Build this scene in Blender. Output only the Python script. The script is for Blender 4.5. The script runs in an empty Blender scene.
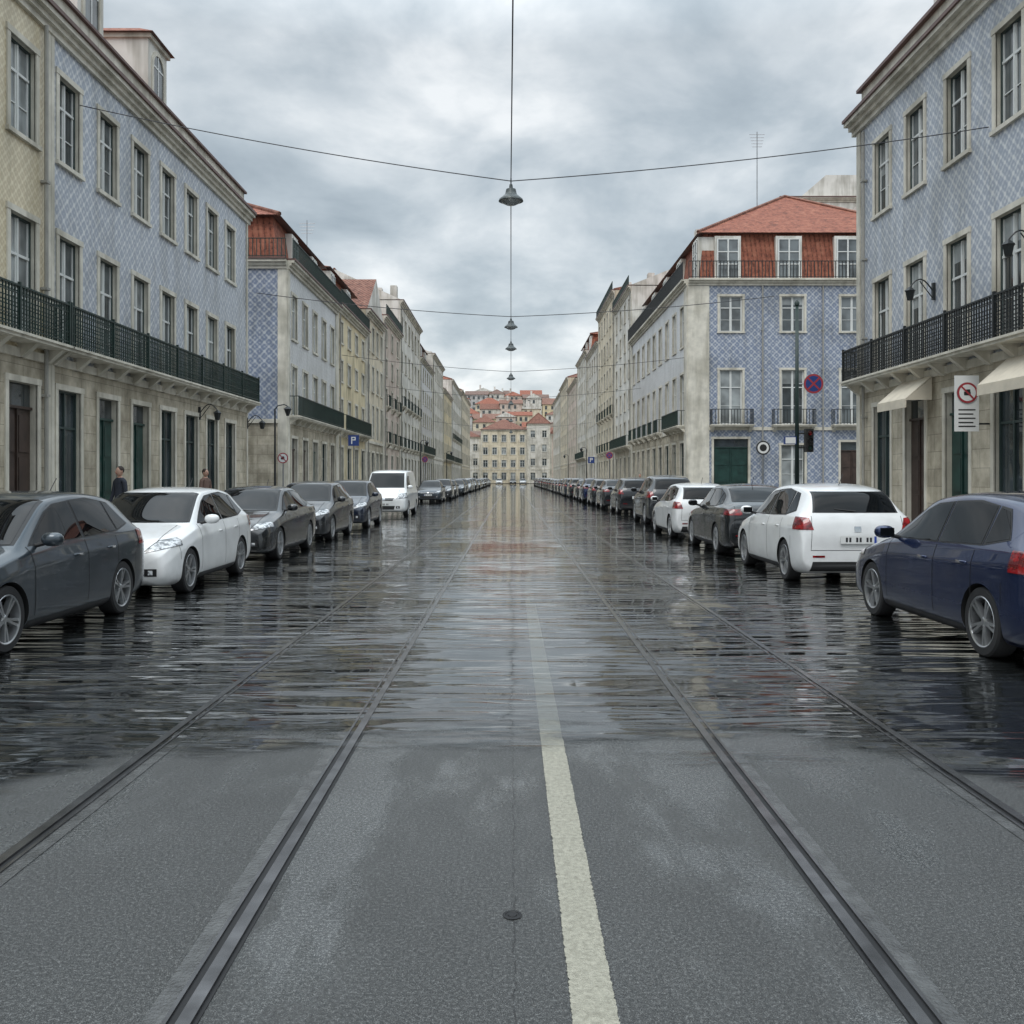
import bpy, bmesh, math, random
from mathutils import Vector, Matrix
R=random.Random(7)
S=bpy.context.scene
COL=S.collection
S.view_settings.view_transform='Standard'
try: S.view_settings.look='None'
except: pass
S.view_settings.exposure=0

# ---------------------------------------------------------------- materials
def newmat(name):
    m=bpy.data.materials.new(name); m.use_nodes=True
    nt=m.node_tree; b=nt.nodes['Principled BSDF']
    return m,nt,b
def math_n(nt,op,a,b=None,c=None,clamp=False):
    n=nt.nodes.new('ShaderNodeMath'); n.operation=op; n.use_clamp=clamp
    for i,v in enumerate((a,b,c)):
        if v is None: continue
        if isinstance(v,(int,float)): n.inputs[i].default_value=v
        else: nt.links.new(v,n.inputs[i])
    return n.outputs[0]
def ramp(nt,fac,stops):
    n=nt.nodes.new('ShaderNodeValToRGB'); e=n.color_ramp.elements
    while len(e)<len(stops): e.new(0.5)
    for i,(p,c) in enumerate(stops):
        e[i].position=p; e[i].color=(*c,1) if len(c)==3 else c
    if fac is not None: nt.links.new(fac,n.inputs[0])
    return n.outputs[0]
def mixc(nt,f,a,b,bt='MIX'):
    n=nt.nodes.new('ShaderNodeMix'); n.data_type='RGBA'; n.blend_type=bt
    def s(i,v):
        if isinstance(v,(int,float)): n.inputs[i].default_value=v
        elif isinstance(v,tuple): n.inputs[i].default_value=(*v,1)
        else: nt.links.new(v,n.inputs[i])
    s(0,f); s(6,a); s(7,b)
    return n.outputs[2]
def objco(nt,scale=(1,1,1)):
    tc=nt.nodes.new('ShaderNodeTexCoord'); mp=nt.nodes.new('ShaderNodeMapping')
    mp.inputs['Scale'].default_value=scale
    nt.links.new(tc.outputs['Object'],mp.inputs[0]); return mp.outputs[0]
def noise(nt,co,scale,detail=4,rough=0.55,dist=0):
    n=nt.nodes.new('ShaderNodeTexNoise'); n.inputs['Scale'].default_value=scale
    n.inputs['Detail'].default_value=detail; n.inputs['Roughness'].default_value=rough
    n.inputs['Distortion'].default_value=dist
    nt.links.new(co,n.inputs['Vector']); return n.outputs['Fac']
def bump(nt,h,dist,strength=1.0):
    n=nt.nodes.new('ShaderNodeBump'); n.inputs['Distance'].default_value=dist
    n.inputs['Strength'].default_value=strength
    nt.links.new(h,n.inputs['Height']); return n.outputs[0]
def dirt(nt,col,amt=0.35):
    a=noise(nt,objco(nt,(1.6,1.6,.2)),1.3,3,.65)
    b=noise(nt,objco(nt),.5,2,.6)
    ab=math_n(nt,'MULTIPLY',a,b)
    r=ramp(nt,ab,[(0.14,(1-amt,1-amt*1.02,1-amt*1.1)),(0.29,(1.0,1.0,1.0))])
    return mixc(nt,1.0,col,r,'MULTIPLY')
def plain(name,col,rough=.6,metal=0,var=0.15,scale=3,bmp=0,spec=.5,streak=0.0):
    m,nt,b=newmat(name)
    n=noise(nt,objco(nt),scale,3)
    c=ramp(nt,n,[(.3,tuple(x*(1-var) for x in col)),(.7,tuple(min(1,x*(1+var)) for x in col))])
    if streak: c=dirt(nt,c,streak)
    nt.links.new(c,b.inputs['Base Color'])
    b.inputs['Roughness'].default_value=rough; b.inputs['Metallic'].default_value=metal
    b.inputs['Specular IOR Level'].default_value=spec
    if bmp:
        nt.links.new(bump(nt,noise(nt,objco(nt),scale*8,3),bmp),b.inputs['Normal'])
    return m
def ashlar(name,col):
    m,nt,b=newmat(name)
    tc=nt.nodes.new('ShaderNodeTexCoord'); sp=nt.nodes.new('ShaderNodeSeparateXYZ')
    nt.links.new(tc.outputs['Object'],sp.inputs[0])
    u=math_n(nt,'ADD',sp.outputs[0],sp.outputs[1])
    cb=nt.nodes.new('ShaderNodeCombineXYZ'); nt.links.new(u,cb.inputs[0]); nt.links.new(sp.outputs[2],cb.inputs[1])
    br=nt.nodes.new('ShaderNodeTexBrick'); nt.links.new(cb.outputs[0],br.inputs['Vector'])
    br.inputs['Scale'].default_value=1; br.inputs['Brick Width'].default_value=.95; br.inputs['Row Height'].default_value=.46; br.inputs['Mortar Size'].default_value=.008
    br.inputs['Color1'].default_value=(*col,1); br.inputs['Color2'].default_value=(*[x*.84 for x in col],1); br.inputs['Mortar'].default_value=(*[x*.5 for x in col],1)
    c=mixc(nt,.7,br.outputs['Color'],ramp(nt,noise(nt,objco(nt),2.4,4,.65),[(.3,(.5,.48,.44)),(.7,(1.2,1.2,1.2))]),'MULTIPLY')
    c=dirt(nt,c,.4); nt.links.new(c,b.inputs['Base Color']); b.inputs['Roughness'].default_value=.75
    return m
def tile(name,c1,c2,period=.42,amt=.3,net=.45):
    m,nt,b=newmat(name)
    tc=nt.nodes.new('ShaderNodeTexCoord'); sp=nt.nodes.new('ShaderNodeSeparateXYZ')
    nt.links.new(tc.outputs['Object'],sp.inputs[0])
    u=math_n(nt,'MULTIPLY',math_n(nt,'ADD',sp.outputs[0],sp.outputs[1]),2*math.pi/period)
    v=math_n(nt,'MULTIPLY',sp.outputs[2],2*math.pi/period)
    cu=math_n(nt,'COSINE',u); cv=math_n(nt,'COSINE',v)
    d=math_n(nt,'ABSOLUTE',math_n(nt,'ADD',cu,cv))
    d2=math_n(nt,'MULTIPLY',math_n(nt,'COSINE',math_n(nt,'MULTIPLY',u,2)),math_n(nt,'COSINE',math_n(nt,'MULTIPLY',v,2)))
    p=math_n(nt,'ADD',math_n(nt,'MULTIPLY',d,net*.5),math_n(nt,'MULTIPLY',d2,.34))
    ns=noise(nt,objco(nt),6,3,.7)
    p=math_n(nt,'ADD',p,math_n(nt,'MULTIPLY',math_n(nt,'SUBTRACT',ns,.5),1.3))
    c=ramp(nt,p,[(-.0,c2),(.55,c1)])
    c=dirt(nt,c,amt)
    nt.links.new(c,b.inputs['Base Color']); b.inputs['Roughness'].default_value=.35
    return m
def roofmat(name,col):
    m,nt,b=newmat(name)
    tc=nt.nodes.new('ShaderNodeTexCoord'); sp=nt.nodes.new('ShaderNodeSeparateXYZ')
    nt.links.new(tc.outputs['Object'],sp.inputs[0])
    u=math_n(nt,'MULTIPLY',math_n(nt,'ADD',sp.outputs[0],sp.outputs[1]),2*math.pi/.6)
    v=math_n(nt,'FRACT',math_n(nt,'MULTIPLY',sp.outputs[2],3.0))
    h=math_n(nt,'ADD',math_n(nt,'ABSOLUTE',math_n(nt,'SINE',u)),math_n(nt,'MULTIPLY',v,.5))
    n=noise(nt,objco(nt),2.2,5,.8)
    c=ramp(nt,n,[(.32,tuple(x*.35 for x in col)),(.5,col),(.70,(col[0]*1.35,col[1]*1.8,col[2]*1.9))])
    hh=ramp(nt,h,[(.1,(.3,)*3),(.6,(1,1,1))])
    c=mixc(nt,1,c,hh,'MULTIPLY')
    nt.links.new(c,b.inputs['Base Color']); b.inputs['Roughness'].default_value=.75
    nt.links.new(bump(nt,h,.06),b.inputs['Normal'])
    return m
def glassmat(name,col,rough=.06,spec=.8,bmp=.006,ior=1.5):
    m,nt,b=newmat(name)
    c=ramp(nt,noise(nt,objco(nt),.9,2),[(.35,tuple(x*.5 for x in col)),(.65,tuple(x*1.5 for x in col))])
    nt.links.new(c,b.inputs['Base Color']); b.inputs['IOR'].default_value=ior
    b.inputs['Roughness'].default_value=rough; b.inputs['Specular IOR Level'].default_value=spec
    if bmp: nt.links.new(bump(nt,noise(nt,objco(nt),1.4,1),bmp),b.inputs['Normal'])
    return m
M={}
M['stone']=ashlar('limestone_blocks',(.58,.52,.41))
M['stone_l']=plain('limestone_trim',(.63,.595,.51),.7,var=.14,scale=2.5,streak=.34)
M['tile_blue']=tile('azulejo_blue',(.64,.65,.65),(.32,.355,.42),.36,.28)
M['tile_blue2']=tile('azulejo_deep_blue',(.53,.55,.58),(.20,.24,.33),.46,.3)
M['tile_cream']=tile('azulejo_cream',(.76,.68,.50),(.58,.49,.33),.28,.25)
M['tile_grey']=tile('azulejo_grey',(.68,.68,.66),(.46,.47,.49),.36,.2)
for k,c in dict(cream=(.68,.60,.46),yellow=(.70,.60,.40),white=(.70,.68,.63),pink=(.62,.52,.45),grey=(.54,.53,.52),ochre=(.60,.51,.37),pale=(.66,.63,.57)).items():
    M[k]=plain('plaster_'+k,c,.85,var=.08,scale=.8,streak=.4)
M['roof']=roofmat('clay_roof_tiles',(.30,.095,.055))
M['roof_d']=roofmat('old_clay_tiles',(.22,.09,.06))
M['gutter']=plain('gutter_paint',(.12,.065,.055),.5)
M['iron']=plain('wrought_iron_green',(.012,.03,.025),.45,var=.3)
M['ironb']=plain('wrought_iron_black',(.012,.015,.016),.45)
M['door_g']=plain('green_door_paint',(.014,.045,.038),.4,var=.3)
M['door_b']=plain('brown_door',(.05,.032,.025),.5,var=.3)
M['frame_w']=plain('white_window_frame',(.66,.67,.65),.5,var=.06)
M['frame_g']=plain('green_window_frame',(.03,.05,.048),.45)
M['glass']=glassmat('window_glass_dark',(.04,.05,.055),.04,1.0)
M['glass_c']=glassmat('window_glass_curtain',(.27,.29,.29),.1)
M['glass_m']=glassmat('window_glass_blind',(.11,.125,.13),.08,.9)
M['pipe']=plain('drain_pipe',(.30,.29,.26),.5)
M['awning']=plain('awning_canvas',(.58,.52,.42),.85,var=.1)
M['steel']=plain('galvanised_steel',(.3,.31,.32),.4,.8)
M['cable']=plain('black_cable',(.03,.03,.035),.6)

# ---------------------------------------------------------------- mesh builder
class MB:
    def __init__(s): s.v=[]; s.f=[]; s.m=[]; s.mats=[]
    def mi(s,m):
        if m not in s.mats: s.mats.append(m)
        return s.mats.index(m)
    def poly(s,pts,m):
        i=len(s.v); s.v+= [tuple(p) for p in pts]; s.f.append(tuple(range(i,i+len(pts)))); s.m.append(s.mi(m))
    def hexa(s,p,m):
        i=len(s.v); s.v+=[tuple(q) for q in p]; k=s.mi(m)
        for f in ((0,3,2,1),(4,5,6,7),(0,1,5,4),(1,2,6,5),(2,3,7,6),(3,0,4,7)):
            s.f.append(tuple(i+a for a in f)); s.m.append(k)
    def box(s,F,u0,u1,d0,d1,z0,z1,m):
        s.hexa([F(u0,d0,z0),F(u1,d0,z0),F(u1,d1,z0),F(u0,d1,z0),F(u0,d0,z1),F(u1,d0,z1),F(u1,d1,z1),F(u0,d1,z1)],m)
    def tube(s,a,b,r,m,n=8,r2=None):
        a=Vector(a); b=Vector(b); r2=r if r2 is None else r2
        d=(b-a).normalized(); x=d.orthogonal().normalized(); y=d.cross(x)
        i=len(s.v); k=s.mi(m)
        for p,q in ((a,r),(b,r2)):
            for j in range(n):
                t=2*math.pi*j/n; s.v.append(tuple(p+(x*math.cos(t)+y*math.sin(t))*q))
        for j in range(n):
            s.f.append((i+j,i+(j+1)%n,i+n+(j+1)%n,i+n+j)); s.m.append(k)
        s.f.append(tuple(i+j for j in range(n))[::-1]); s.m.append(k)
        s.f.append(tuple(i+n+j for j in range(n))); s.m.append(k)
    def path(s,pts,r,m,n=6):
        for a,b in zip(pts,pts[1:]): s.tube(a,b,r,m,n)
    def lathe(s,prof,m,n=24,T=None,axis='z',caps=False):
        i=len(s.v); k=s.mi(m)
        for (r,h) in prof:
            for j in range(n):
                t=2*math.pi*j/n
                if axis=='z': p=Vector((r*math.cos(t),r*math.sin(t),h))
                else: p=Vector((r*math.cos(t),h,r*math.sin(t)))
                if T is not None: p=T@p
                s.v.append(tuple(p))
        for a in range(len(prof)-1):
            for j in range(n):
                s.f.append((i+a*n+j,i+a*n+(j+1)%n,i+(a+1)*n+(j+1)%n,i+(a+1)*n+j)); s.m.append(k)
        if caps:
            s.f.append(tuple(i+j for j in range(n))); s.m.append(k)
            e=i+(len(prof)-1)*n; s.f.append(tuple(e+j for j in range(n))); s.m.append(k)
    def mesh(s,name,smooth=False,recalc=True):
        me=bpy.data.meshes.new(name); me.from_pydata(s.v,[],s.f)
        for m in s.mats: me.materials.append(M[m] if isinstance(m,str) else m)
        me.polygons.foreach_set('material_index',s.m)
        if recalc:
            bm=bmesh.new(); bm.from_mesh(me); bmesh.ops.recalc_face_normals(bm,faces=bm.faces); bm.to_mesh(me); bm.free()
        if smooth: me.polygons.foreach_set('use_smooth',[True]*len(me.polygons))
        me.update(); return me
def link(o,parent=None):
    COL.objects.link(o)
    if parent is not None: o.parent=parent
    return o
def empty(name,loc=(0,0,0),rot=0,scale=(1,1,1)):
    e=bpy.data.objects.new(name,None); e.location=loc; e.rotation_euler=(0,0,rot); e.scale=scale; e.empty_display_size=.3
    COL.objects.link(e); return e
def single(name,mb,smooth=False):
    return link(bpy.data.objects.new(name,mb.mesh(name,smooth)))
def child_world(name,me,par):
    o=bpy.data.objects.new(name,me); COL.objects.link(o); o.parent=par
    o.matrix_parent_inverse=Matrix.Translation(-par.location)
    return o
class Bld:
    def __init__(s,name,loc): s.name=name; s.loc=loc; s.p={}
    def __getitem__(s,k):
        if k not in s.p: s.p[k]=MB()
        return s.p[k]
    def done(s):
        e=empty(s.name,s.loc)
        for k,b in s.p.items():
            if b.f: child_world(k,b.mesh(k),e)
        return e
def frame(o,U,N):
    ox,oy=o
    return lambda u,d,z:(ox+u*U[0]+d*N[0],oy+u*U[1]+d*N[1],z)

# ---------------------------------------------------------------- facade parts
def railing(mb,F,u0,u1,d,z0,h=.95,step=.12,bar=.018,ornate=False,m='iron',ret=True):
    z1=z0+h
    mb.box(F,u0,u1,d-.03,d+.03,z1-.04,z1,m)
    mb.box(F,u0,u1,d-.015,d+.015,z0+.07,z0+.10,m)
    if ornate:
        mb.box(F,u0,u1,d-.015,d+.015,z1-.20,z1-.18,m); mb.box(F,u0,u1,d-.012,d+.012,z0+.30,z0+.32,m)
    n=max(2,int((u1-u0)/step))
    for i in range(n+1):
        u=u0+(u1-u0)*i/n
        mb.box(F,u-bar/2,u+bar/2,d-bar/2,d+bar/2,z0,z1-.04,m)
        if ornate and i<n:
            c=u+(u1-u0)/n/2
            for zc,r in ((z1-.11,.05),(z0+.44,.06),(z0+.20,.055),(z0+.62,.058)):
                for k in range(6):
                    a=math.pi*k/3; b=math.pi*(k+1)/3
                    p=[]
                    for t,rr in ((a,r),(b,r),(b,r-.026),(a,r-.026)):
                        p.append(F(c+rr*math.cos(t),d,zc+rr*1.3*math.sin(t)))
                    mb.poly(p,m)
    if ornate:
        k=max(1,int((u1-u0)/2.2))
        for i in range(k+1):
            u=u0+(u1-u0)*i/k; mb.box(F,u-.03,u+.03,d-.03,d+.035,z0,z1+.06,m)
    if ret:
        for u in (u0,u1):
            mb.box(F,u-.02,u+.02,0.0,d,z1-.04,z1-.003,m)
            j=max(2,int(d/step))
            for i in range(j): mb.box(F,u-bar/2,u+bar/2,d*i/j,d*i/j+bar,z0,z1-.04,m)

def window(B,F,u0,u1,z0,z1,kind,lod,fm):
    W=B['windows']; T=B['stone_trim']; dep=.16
    for a,b in (((u0,z0),(u1,z0)),((u1,z0),(u1,z1)),((u1,z1),(u0,z1)),((u0,z1),(u0,z0))):
        W.poly([F(a[0],0,a[1]),F(b[0],0,b[1]),F(b[0],-dep,b[1]),F(a[0],-dep,a[1])],'stone_l')
    if kind in('door','gate'):
        D=B['doors']; dm=R.choice(['door_g','door_g','door_b']) if kind=='door' else 'door_g'
        zt=z1-(.55 if z1-z0>2.7 else .02)
        D.poly([F(u0,-dep,z0),F(u1,-dep,z0),F(u1,-dep,zt),F(u0,-dep,zt)],dm)
        W.poly([F(u0,-dep,zt),F(u1,-dep,zt),F(u1,-dep,z1),F(u0,-dep,z1)],'glass')
        um=(u0+u1)/2
        D.box(F,u0,u1,-dep,-dep+.06,zt-.03,zt+.03,dm); D.box(F,um-.02,um+.02,-dep,-dep+.05,z0,zt-.03,dm)
        for a,b in ((u0+.1,um-.1),(um+.1,u1-.1)):
            for k in range(3):
                zz=z0+.15+k*(zt-z0-.2)/3
                D.box(F,a,b,-dep,-dep+.03,zz,zz+(zt-z0-.2)/3-.12,dm)
    else:
        g=R.choice(['glass','glass','glass_m','glass_c','glass_m']) if kind!='shop' else 'glass'
        zm=z0+(z1-z0)*(.68 if kind!='shop' else .75)
        d0=-dep+.02; um=(u0+u1)/2
        if g=='glass' and R.random()<.6 and kind!='shop':
            zb=z1-(z1-z0)*R.uniform(.15,.5)
            W.poly([F(u0,-dep,z0),F(u1,-dep,z0),F(u1,-dep,zb),F(u0,-dep,zb)],g)
            W.poly([F(u0,-dep,zb),F(u1,-dep,zb),F(u1,-dep,z1),F(u0,-dep,z1)],'glass_c')
        else:
            W.poly([F(u0,-dep,z0),F(u1,-dep,z0),F(u1,-dep,z1),F(u0,-dep,z1)],g)
        t=.05 if lod==0 else .07
        W.box(F,u0,u0+t,-dep,d0+.04,z0,z1,fm); W.box(F,u1-t,u1,-dep,d0+.04,z0,z1,fm)
        W.box(F,u0+t,u1-t,-dep,d0+.037,z1-t,z1,fm); W.box(F,u0+t,u1-t,-dep,d0+.037,z0,z0+t*1.3,fm)
        im='frame_w' if (fm=='frame_g' and kind!='shop') else fm
        W.box(F,um-t*.6,um+t*.6,-dep,d0+.033,z0+t*1.3,z1-t,im)
        W.box(F,u0+t,um-t*.6,-dep,d0+.028,zm-.03,zm+.03,im); W.box(F,um+t*.6,u1-t,-dep,d0+.028,zm-.03,zm+.03,im)
        if lod==0 and kind!='shop':
            for a,b in ((u0+t,um-t*.6),(um+t*.6,u1-t)):
                W.box(F,a,a+.045,-dep,d0+.01,z0+t*1.3,zm-.03,im); W.box(F,b-.045,b,-dep,d0+.01,z0+t*1.3,zm-.03,im)
                W.box(F,a,a+.035,-dep,d0+.01,zm+.03,z1-t,im); W.box(F,b-.035,b,-dep,d0+.01,zm+.03,z1-t,im)
                zz=(z0+zm)/2; W.box(F,a+.045,b-.045,-dep,d0+.008,zz-.012,zz+.012,im)
    s=.14; pr=.035
    T.box(F,u0-s,u0,-.02,pr,z0,z1,'stone_l'); T.box(F,u1,u1+s,-.02,pr,z0,z1,'stone_l')
    T.box(F,u0-s-.02,u1+s+.02,-.02,pr+.012,z1,z1+s,'stone_l')
    if kind=='win': T.box(F,u0-s-.03,u1+s+.03,-.15,.085,z0-.1,z0,'stone_l')

def facade(B,F,L,floors,H,lod=0,wall='tile_blue',ground='stone',zg=4.4,base=.12,fm='frame_g',pil=.45):
    ops=[]
    for z0,z1,kind,cs,w in floors:
        for c in cs:
            if c-w/2<.2 or c+w/2>L-.2: continue
            kk=kind
            if kind=='mixed': kk=R.choice(['door','shop','shop','door'])
            ops.append((c-w/2,c+w/2,z0,z1,kk))
    zs=sorted({base,zg,H}|{o[2] for o in ops}|{o[3] for o in ops})
    Wl=B['walls']
    for za,zb in zip(zs,zs[1:]):
        zc=(za+zb)/2; row=sorted(o for o in ops if o[2]<zc<o[3])
        cur=0.0
        for o in row+[(L,L)]:
            if o[0]>cur+1e-4:
                Wl.poly([F(cur,0,za),F(o[0],0,za),F(o[0],0,zb),F(cur,0,zb)],ground if zc<zg else wall)
            cur=max(cur,o[1])
    for o in ops: window(B,F,*o,lod,fm if o[3]>zg else 'frame_g')
    T=B['stone_trim']
    T.box(F,0.003,pil,-.01,.05,base,H,'stone_l'); T.box(F,L-pil,L-.003,-.01,.05,base,H,'stone_l')
    T.box(F,pil,L-pil,-.01,.08,zg-.1,zg+.1,'stone_l')
    return ops
def shell(B,x0,x1,y0,y1,H,m,skip=()):
    W=B['walls']; z0=.0
    if 'w' not in skip: W.poly([(x0,y0,z0),(x0,y1,z0),(x0,y1,H),(x0,y0,H)],m)
    if 'e' not in skip: W.poly([(x1,y0,z0),(x1,y1,z0),(x1,y1,H),(x1,y0,H)],m)
    if 's' not in skip: W.poly([(x0,y0,z0),(x1,y0,z0),(x1,y0,H),(x0,y0,H)],m)
    if 'n' not in skip: W.poly([(x0,y1,z0),(x1,y1,z0),(x1,y1,H),(x0,y1,H)],m)
    W.poly([(x0,y0,H-.01),(x1,y0,H-.01),(x1,y1,H-.01),(x0,y1,H-.01)],'stone')
def hip(B,x0,x1,y0,y1,z,h,m='roof',hipped=True):
    P=B['roof']; xm=(x0+x1)/2; i=(min((x1-x0)/2,(y1-y0)/2)) if hipped else 0
    if x1-x0<y1-y0:
        a=(xm,y0+i,z+h); b=(xm,y1-i,z+h)
        P.poly([(x0,y0,z),(x0,y1,z),b,a],m); P.poly([(x1,y0,z),(x1,y1,z),b,a],m)
        P.poly([(x0,y0,z),(x1,y0,z),a],m if hipped else 'white'); P.poly([(x0,y1,z),(x1,y1,z),b],m if hipped else 'white')
        if hipped:
            for c in ((x0,y0),(x1,y0)): P.tube((*c,z+.03),(a[0],a[1],a[2]+.03),.12,'roof_d',6)
        P.tube((a[0],a[1],a[2]+.03),(b[0],b[1],b[2]+.03),.12,'roof_d',6)
    else:
        ym=(y0+y1)/2; a=(x0+i,ym,z+h); b=(x1-i,ym,z+h)
        P.poly([(x0,y0,z),(x1,y0,z),b,a],m); P.poly([(x0,y1,z),(x1,y1,z),b,a],m)
        P.poly([(x0,y0,z),(x0,y1,z),a],m if hipped else 'white'); P.poly([(x1,y0,z),(x1,y1,z),b],m if hipped else 'white')
def cornice(B,F,u0,u1,z,d=.4,m='stone_l',tiles=True):
    T=B['stone_trim']
    T.box(F,u0,u1,-.02,d*.3,z-.42,z-.26,m); T.box(F,u0,u1,-.02,d*.6,z-.26,z-.12,m); T.box(F,u0,u1,-.02,d,z-.12,z,m)
    if tiles:
        B['roof'].box(F,u0,u1,-.3,d+.06,z+.002,z+.10,'gutter')
def dormer(B,F,u,z,w=1.5,h=2.3,d=-.7,arch=True,m='white'):
    W=B['dormers']; u0,u1=u-w/2,u+w/2; back=d-2.2
    W.box(F,u0,u1,back,d,z,z+h,m)
    W.box(F,u0-.08,u1+.08,back,d+.1,z+h,z+h+.14,'stone_l')
    p=[F(u0-.2,d+.22,z+h+.142),F(u1+.2,d+.22,z+h+.142),F(u1+.2,back,z+h+.142),F(u0-.2,back,z+h+.142)]
    a=F(u,d-.6,z+h+.7); b=F(u,back,z+h+.7)
    W.poly([p[0],p[1],a],'roof'); W.poly([p[1],p[2],b,a],'roof'); W.poly([p[3],p[0],a,b],'roof')
    W.poly(p,'gutter')
    ww=w*.27; zt=z+h-.7; pts=[F(u-ww,d+.012,z+.5),F(u+ww,d+.012,z+.5)]
    for k in range(9):
        t=math.pi*k/8; pts.append(F(u+ww*math.cos(t),d+.012,zt+ww*math.sin(t)))
    W.poly(pts,'glass_m')
    W.box(F,u-.03,u+.03,d,d+.03,z+.5,zt+ww,'frame_w'); W.box(F,u-ww,u+ww,d,d+.028,zt-.03,zt+.03,'frame_w')
    for k in range(8):
        t=math.pi*k/8;t2=math.pi*(k+1)/8
        q=[]
        for tt,r in ((t,ww),(t2,ww),(t2,ww+.14),(t,ww+.14)): q.append((u+r*math.cos(tt),zt+r*math.sin(tt)))
        W.hexa([F(a_,d,b_) for a_,b_ in q]+[F(a_,d+.05,b_) for a_,b_ in q],'stone_l')
    W.box(F,u-ww-.14,u-ww,d,d+.05,z+.4,zt,'stone_l'); W.box(F,u+ww,u+ww+.14,d,d+.05,z+.4,zt,'stone_l')
    W.box(F,u-ww-.2,u+ww+.2,d,d+.1,z+.3,z+.4,'stone_l')
def balcony(B,F,u0,u1,z,d=.55,lod=0,ornate=False,m='iron',br=None):
    T=B['stone_trim']; T.box(F,u0,u1,0.0,d,z-.14,z,'stone_l'); T.box(F,u0-.03,u1+.03,-.003,d+.05,z-.07,z-.02,'stone_l')
    n=max(2,int((u1-u0)/1.1)) if br is None else br
    for i in range(n):
        u=u0+.15+(u1-u0-.3)*i/(n-1)
        T.hexa([F(u-.09,0,z-.45),F(u+.09,0,z-.45),F(u+.09,.08,z-.45),F(u-.09,.08,z-.45),F(u-.09,0,z-.14),F(u+.09,0,z-.14),F(u+.09,d*.8,z-.14),F(u-.09,d*.8,z-.14)],'stone_l')
    railing(B['balcony_railing'],F,u0+.04,u1-.04,d-.05,z,.98,.12 if lod==0 else .2,.026 if lod==0 else .035,ornate,m)
def drain(B,F,u,z1):
    mb=B['drain_pipe']; mb.tube(F(u,.11,.12),F(u,.11,z1),.05,'pipe')
    for k in range(int(z1/2.5)): mb.box(F,u-.08,u+.08,0.01,.17,1+k*2.5,1.06+k*2.5,'pipe')
def walllamp(F,u,z,name='wall_lamp'):
    mb=MB(); pts=[]
    for k in range(9):
        t=k/8; pts.append(F(u,.06+.6*t,z+.3*math.sin(t*math.pi*.9)))
    mb.path(pts,.018,'ironb')
    mb.box(F,u-.05,u+.05,.0,.07,z-.25,z+.2,'ironb')
    mb.path([F(u,.06,z-.2),F(u,.4,z+.25)],.014,'ironb')
    e=pts[-1]; T=Matrix.Translation(Vector(e)+Vector((0,0,-.36)))@Matrix.Scale(.8,4)
    mb.lathe([(.05,0),(.10,.02),(.16,.30),(.19,.32),(.10,.40),(.03,.46)],'ironb',6,T,caps=True)
    mb.lathe([(.085,.03),(.15,.29)],'glass_c',6,T@Matrix.Scale(1.06,4))
    single(name,mb)

XL=-11.0; XR=11.3
def left_near():
    B=Bld('townhouse_building',(XL-6,15,0)); y0,y1=4.0,22.15
    F=frame((XL,y0),(0,1),(1,0)); L=y1-y0
    cs=[c-y0 for c in (5.5,7.7,9.9,12.1,14.3,16.5,18.7,20.95)]
    facade(B,F,L,[(.12,3.75,'mixed',cs,1.25),(4.78,7.5,'french',cs,1.1),(9.3,11.4,'win',cs,1.1)],12.6,0,'tile_cream','stone',pil=.12)
    shell(B,XL-13,XL,y0,y1,12.6,'cream',('e',))
    cornice(B,F,0,L,12.6,.3); balcony(B,F,.2,L-.003,4.75,ornate=True)
    B['stone_trim'].box(F,0,L,-.5,-.12,12.5,13.45,'stone_l'); B['roof'].box(F,0,L,-.6,-.02,13.45,13.53,'gutter')
    hip(B,XL-13,XL-.6,y0,y1,13.2,3.6)
    for u in (6,12): dormer(B,F,u,13.4)
    drain(B,F,L-.35,12.2)
    B.done()
left_near()
def left_blue():
    B=Bld('townhouse_building',(XL-6,30,0)); y0,y1=22.16,38.75
    F=frame((XL,y0),(0,1),(1,0)); L=y1-y0
    cs=[c-y0 for c in (23.15,25.38,27.6,29.8,32.0,34.2,36.4)]
    facade(B,F,L,[(.12,3.75,'mixed',cs,1.2),(4.78,7.5,'french',cs,1.08),(9.3,11.4,'win',cs,1.08)],12.6,0,'tile_blue','stone',pil=.16)
    shell(B,XL-13,XL,y0,y1,12.6,'tile_blue2',('e',))
    cornice(B,F,0,L+.2,12.6,.3); balcony(B,F,.003,L,4.75,ornate=True)
    B['stone_trim'].box(F,0,L,-.5,-.12,12.5,13.45,'stone_l'); B['roof'].box(F,0,L+.1,-.6,-.02,13.45,13.53,'gutter')
    hip(B,XL-13,XL-.6,y0,y1,13.2,3.6)
    for u in (25.9-y0,30.8-y0): dormer(B,F,u,13.3,1.6,2.5)
    B['chimney'].box(F,L-3.5,L-2.6,-5,-4.2,14,17,'white')
    B.done()
    walllamp(F,L-.1,3.9); walllamp(F,L-6.0,3.9)
left_blue()
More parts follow.
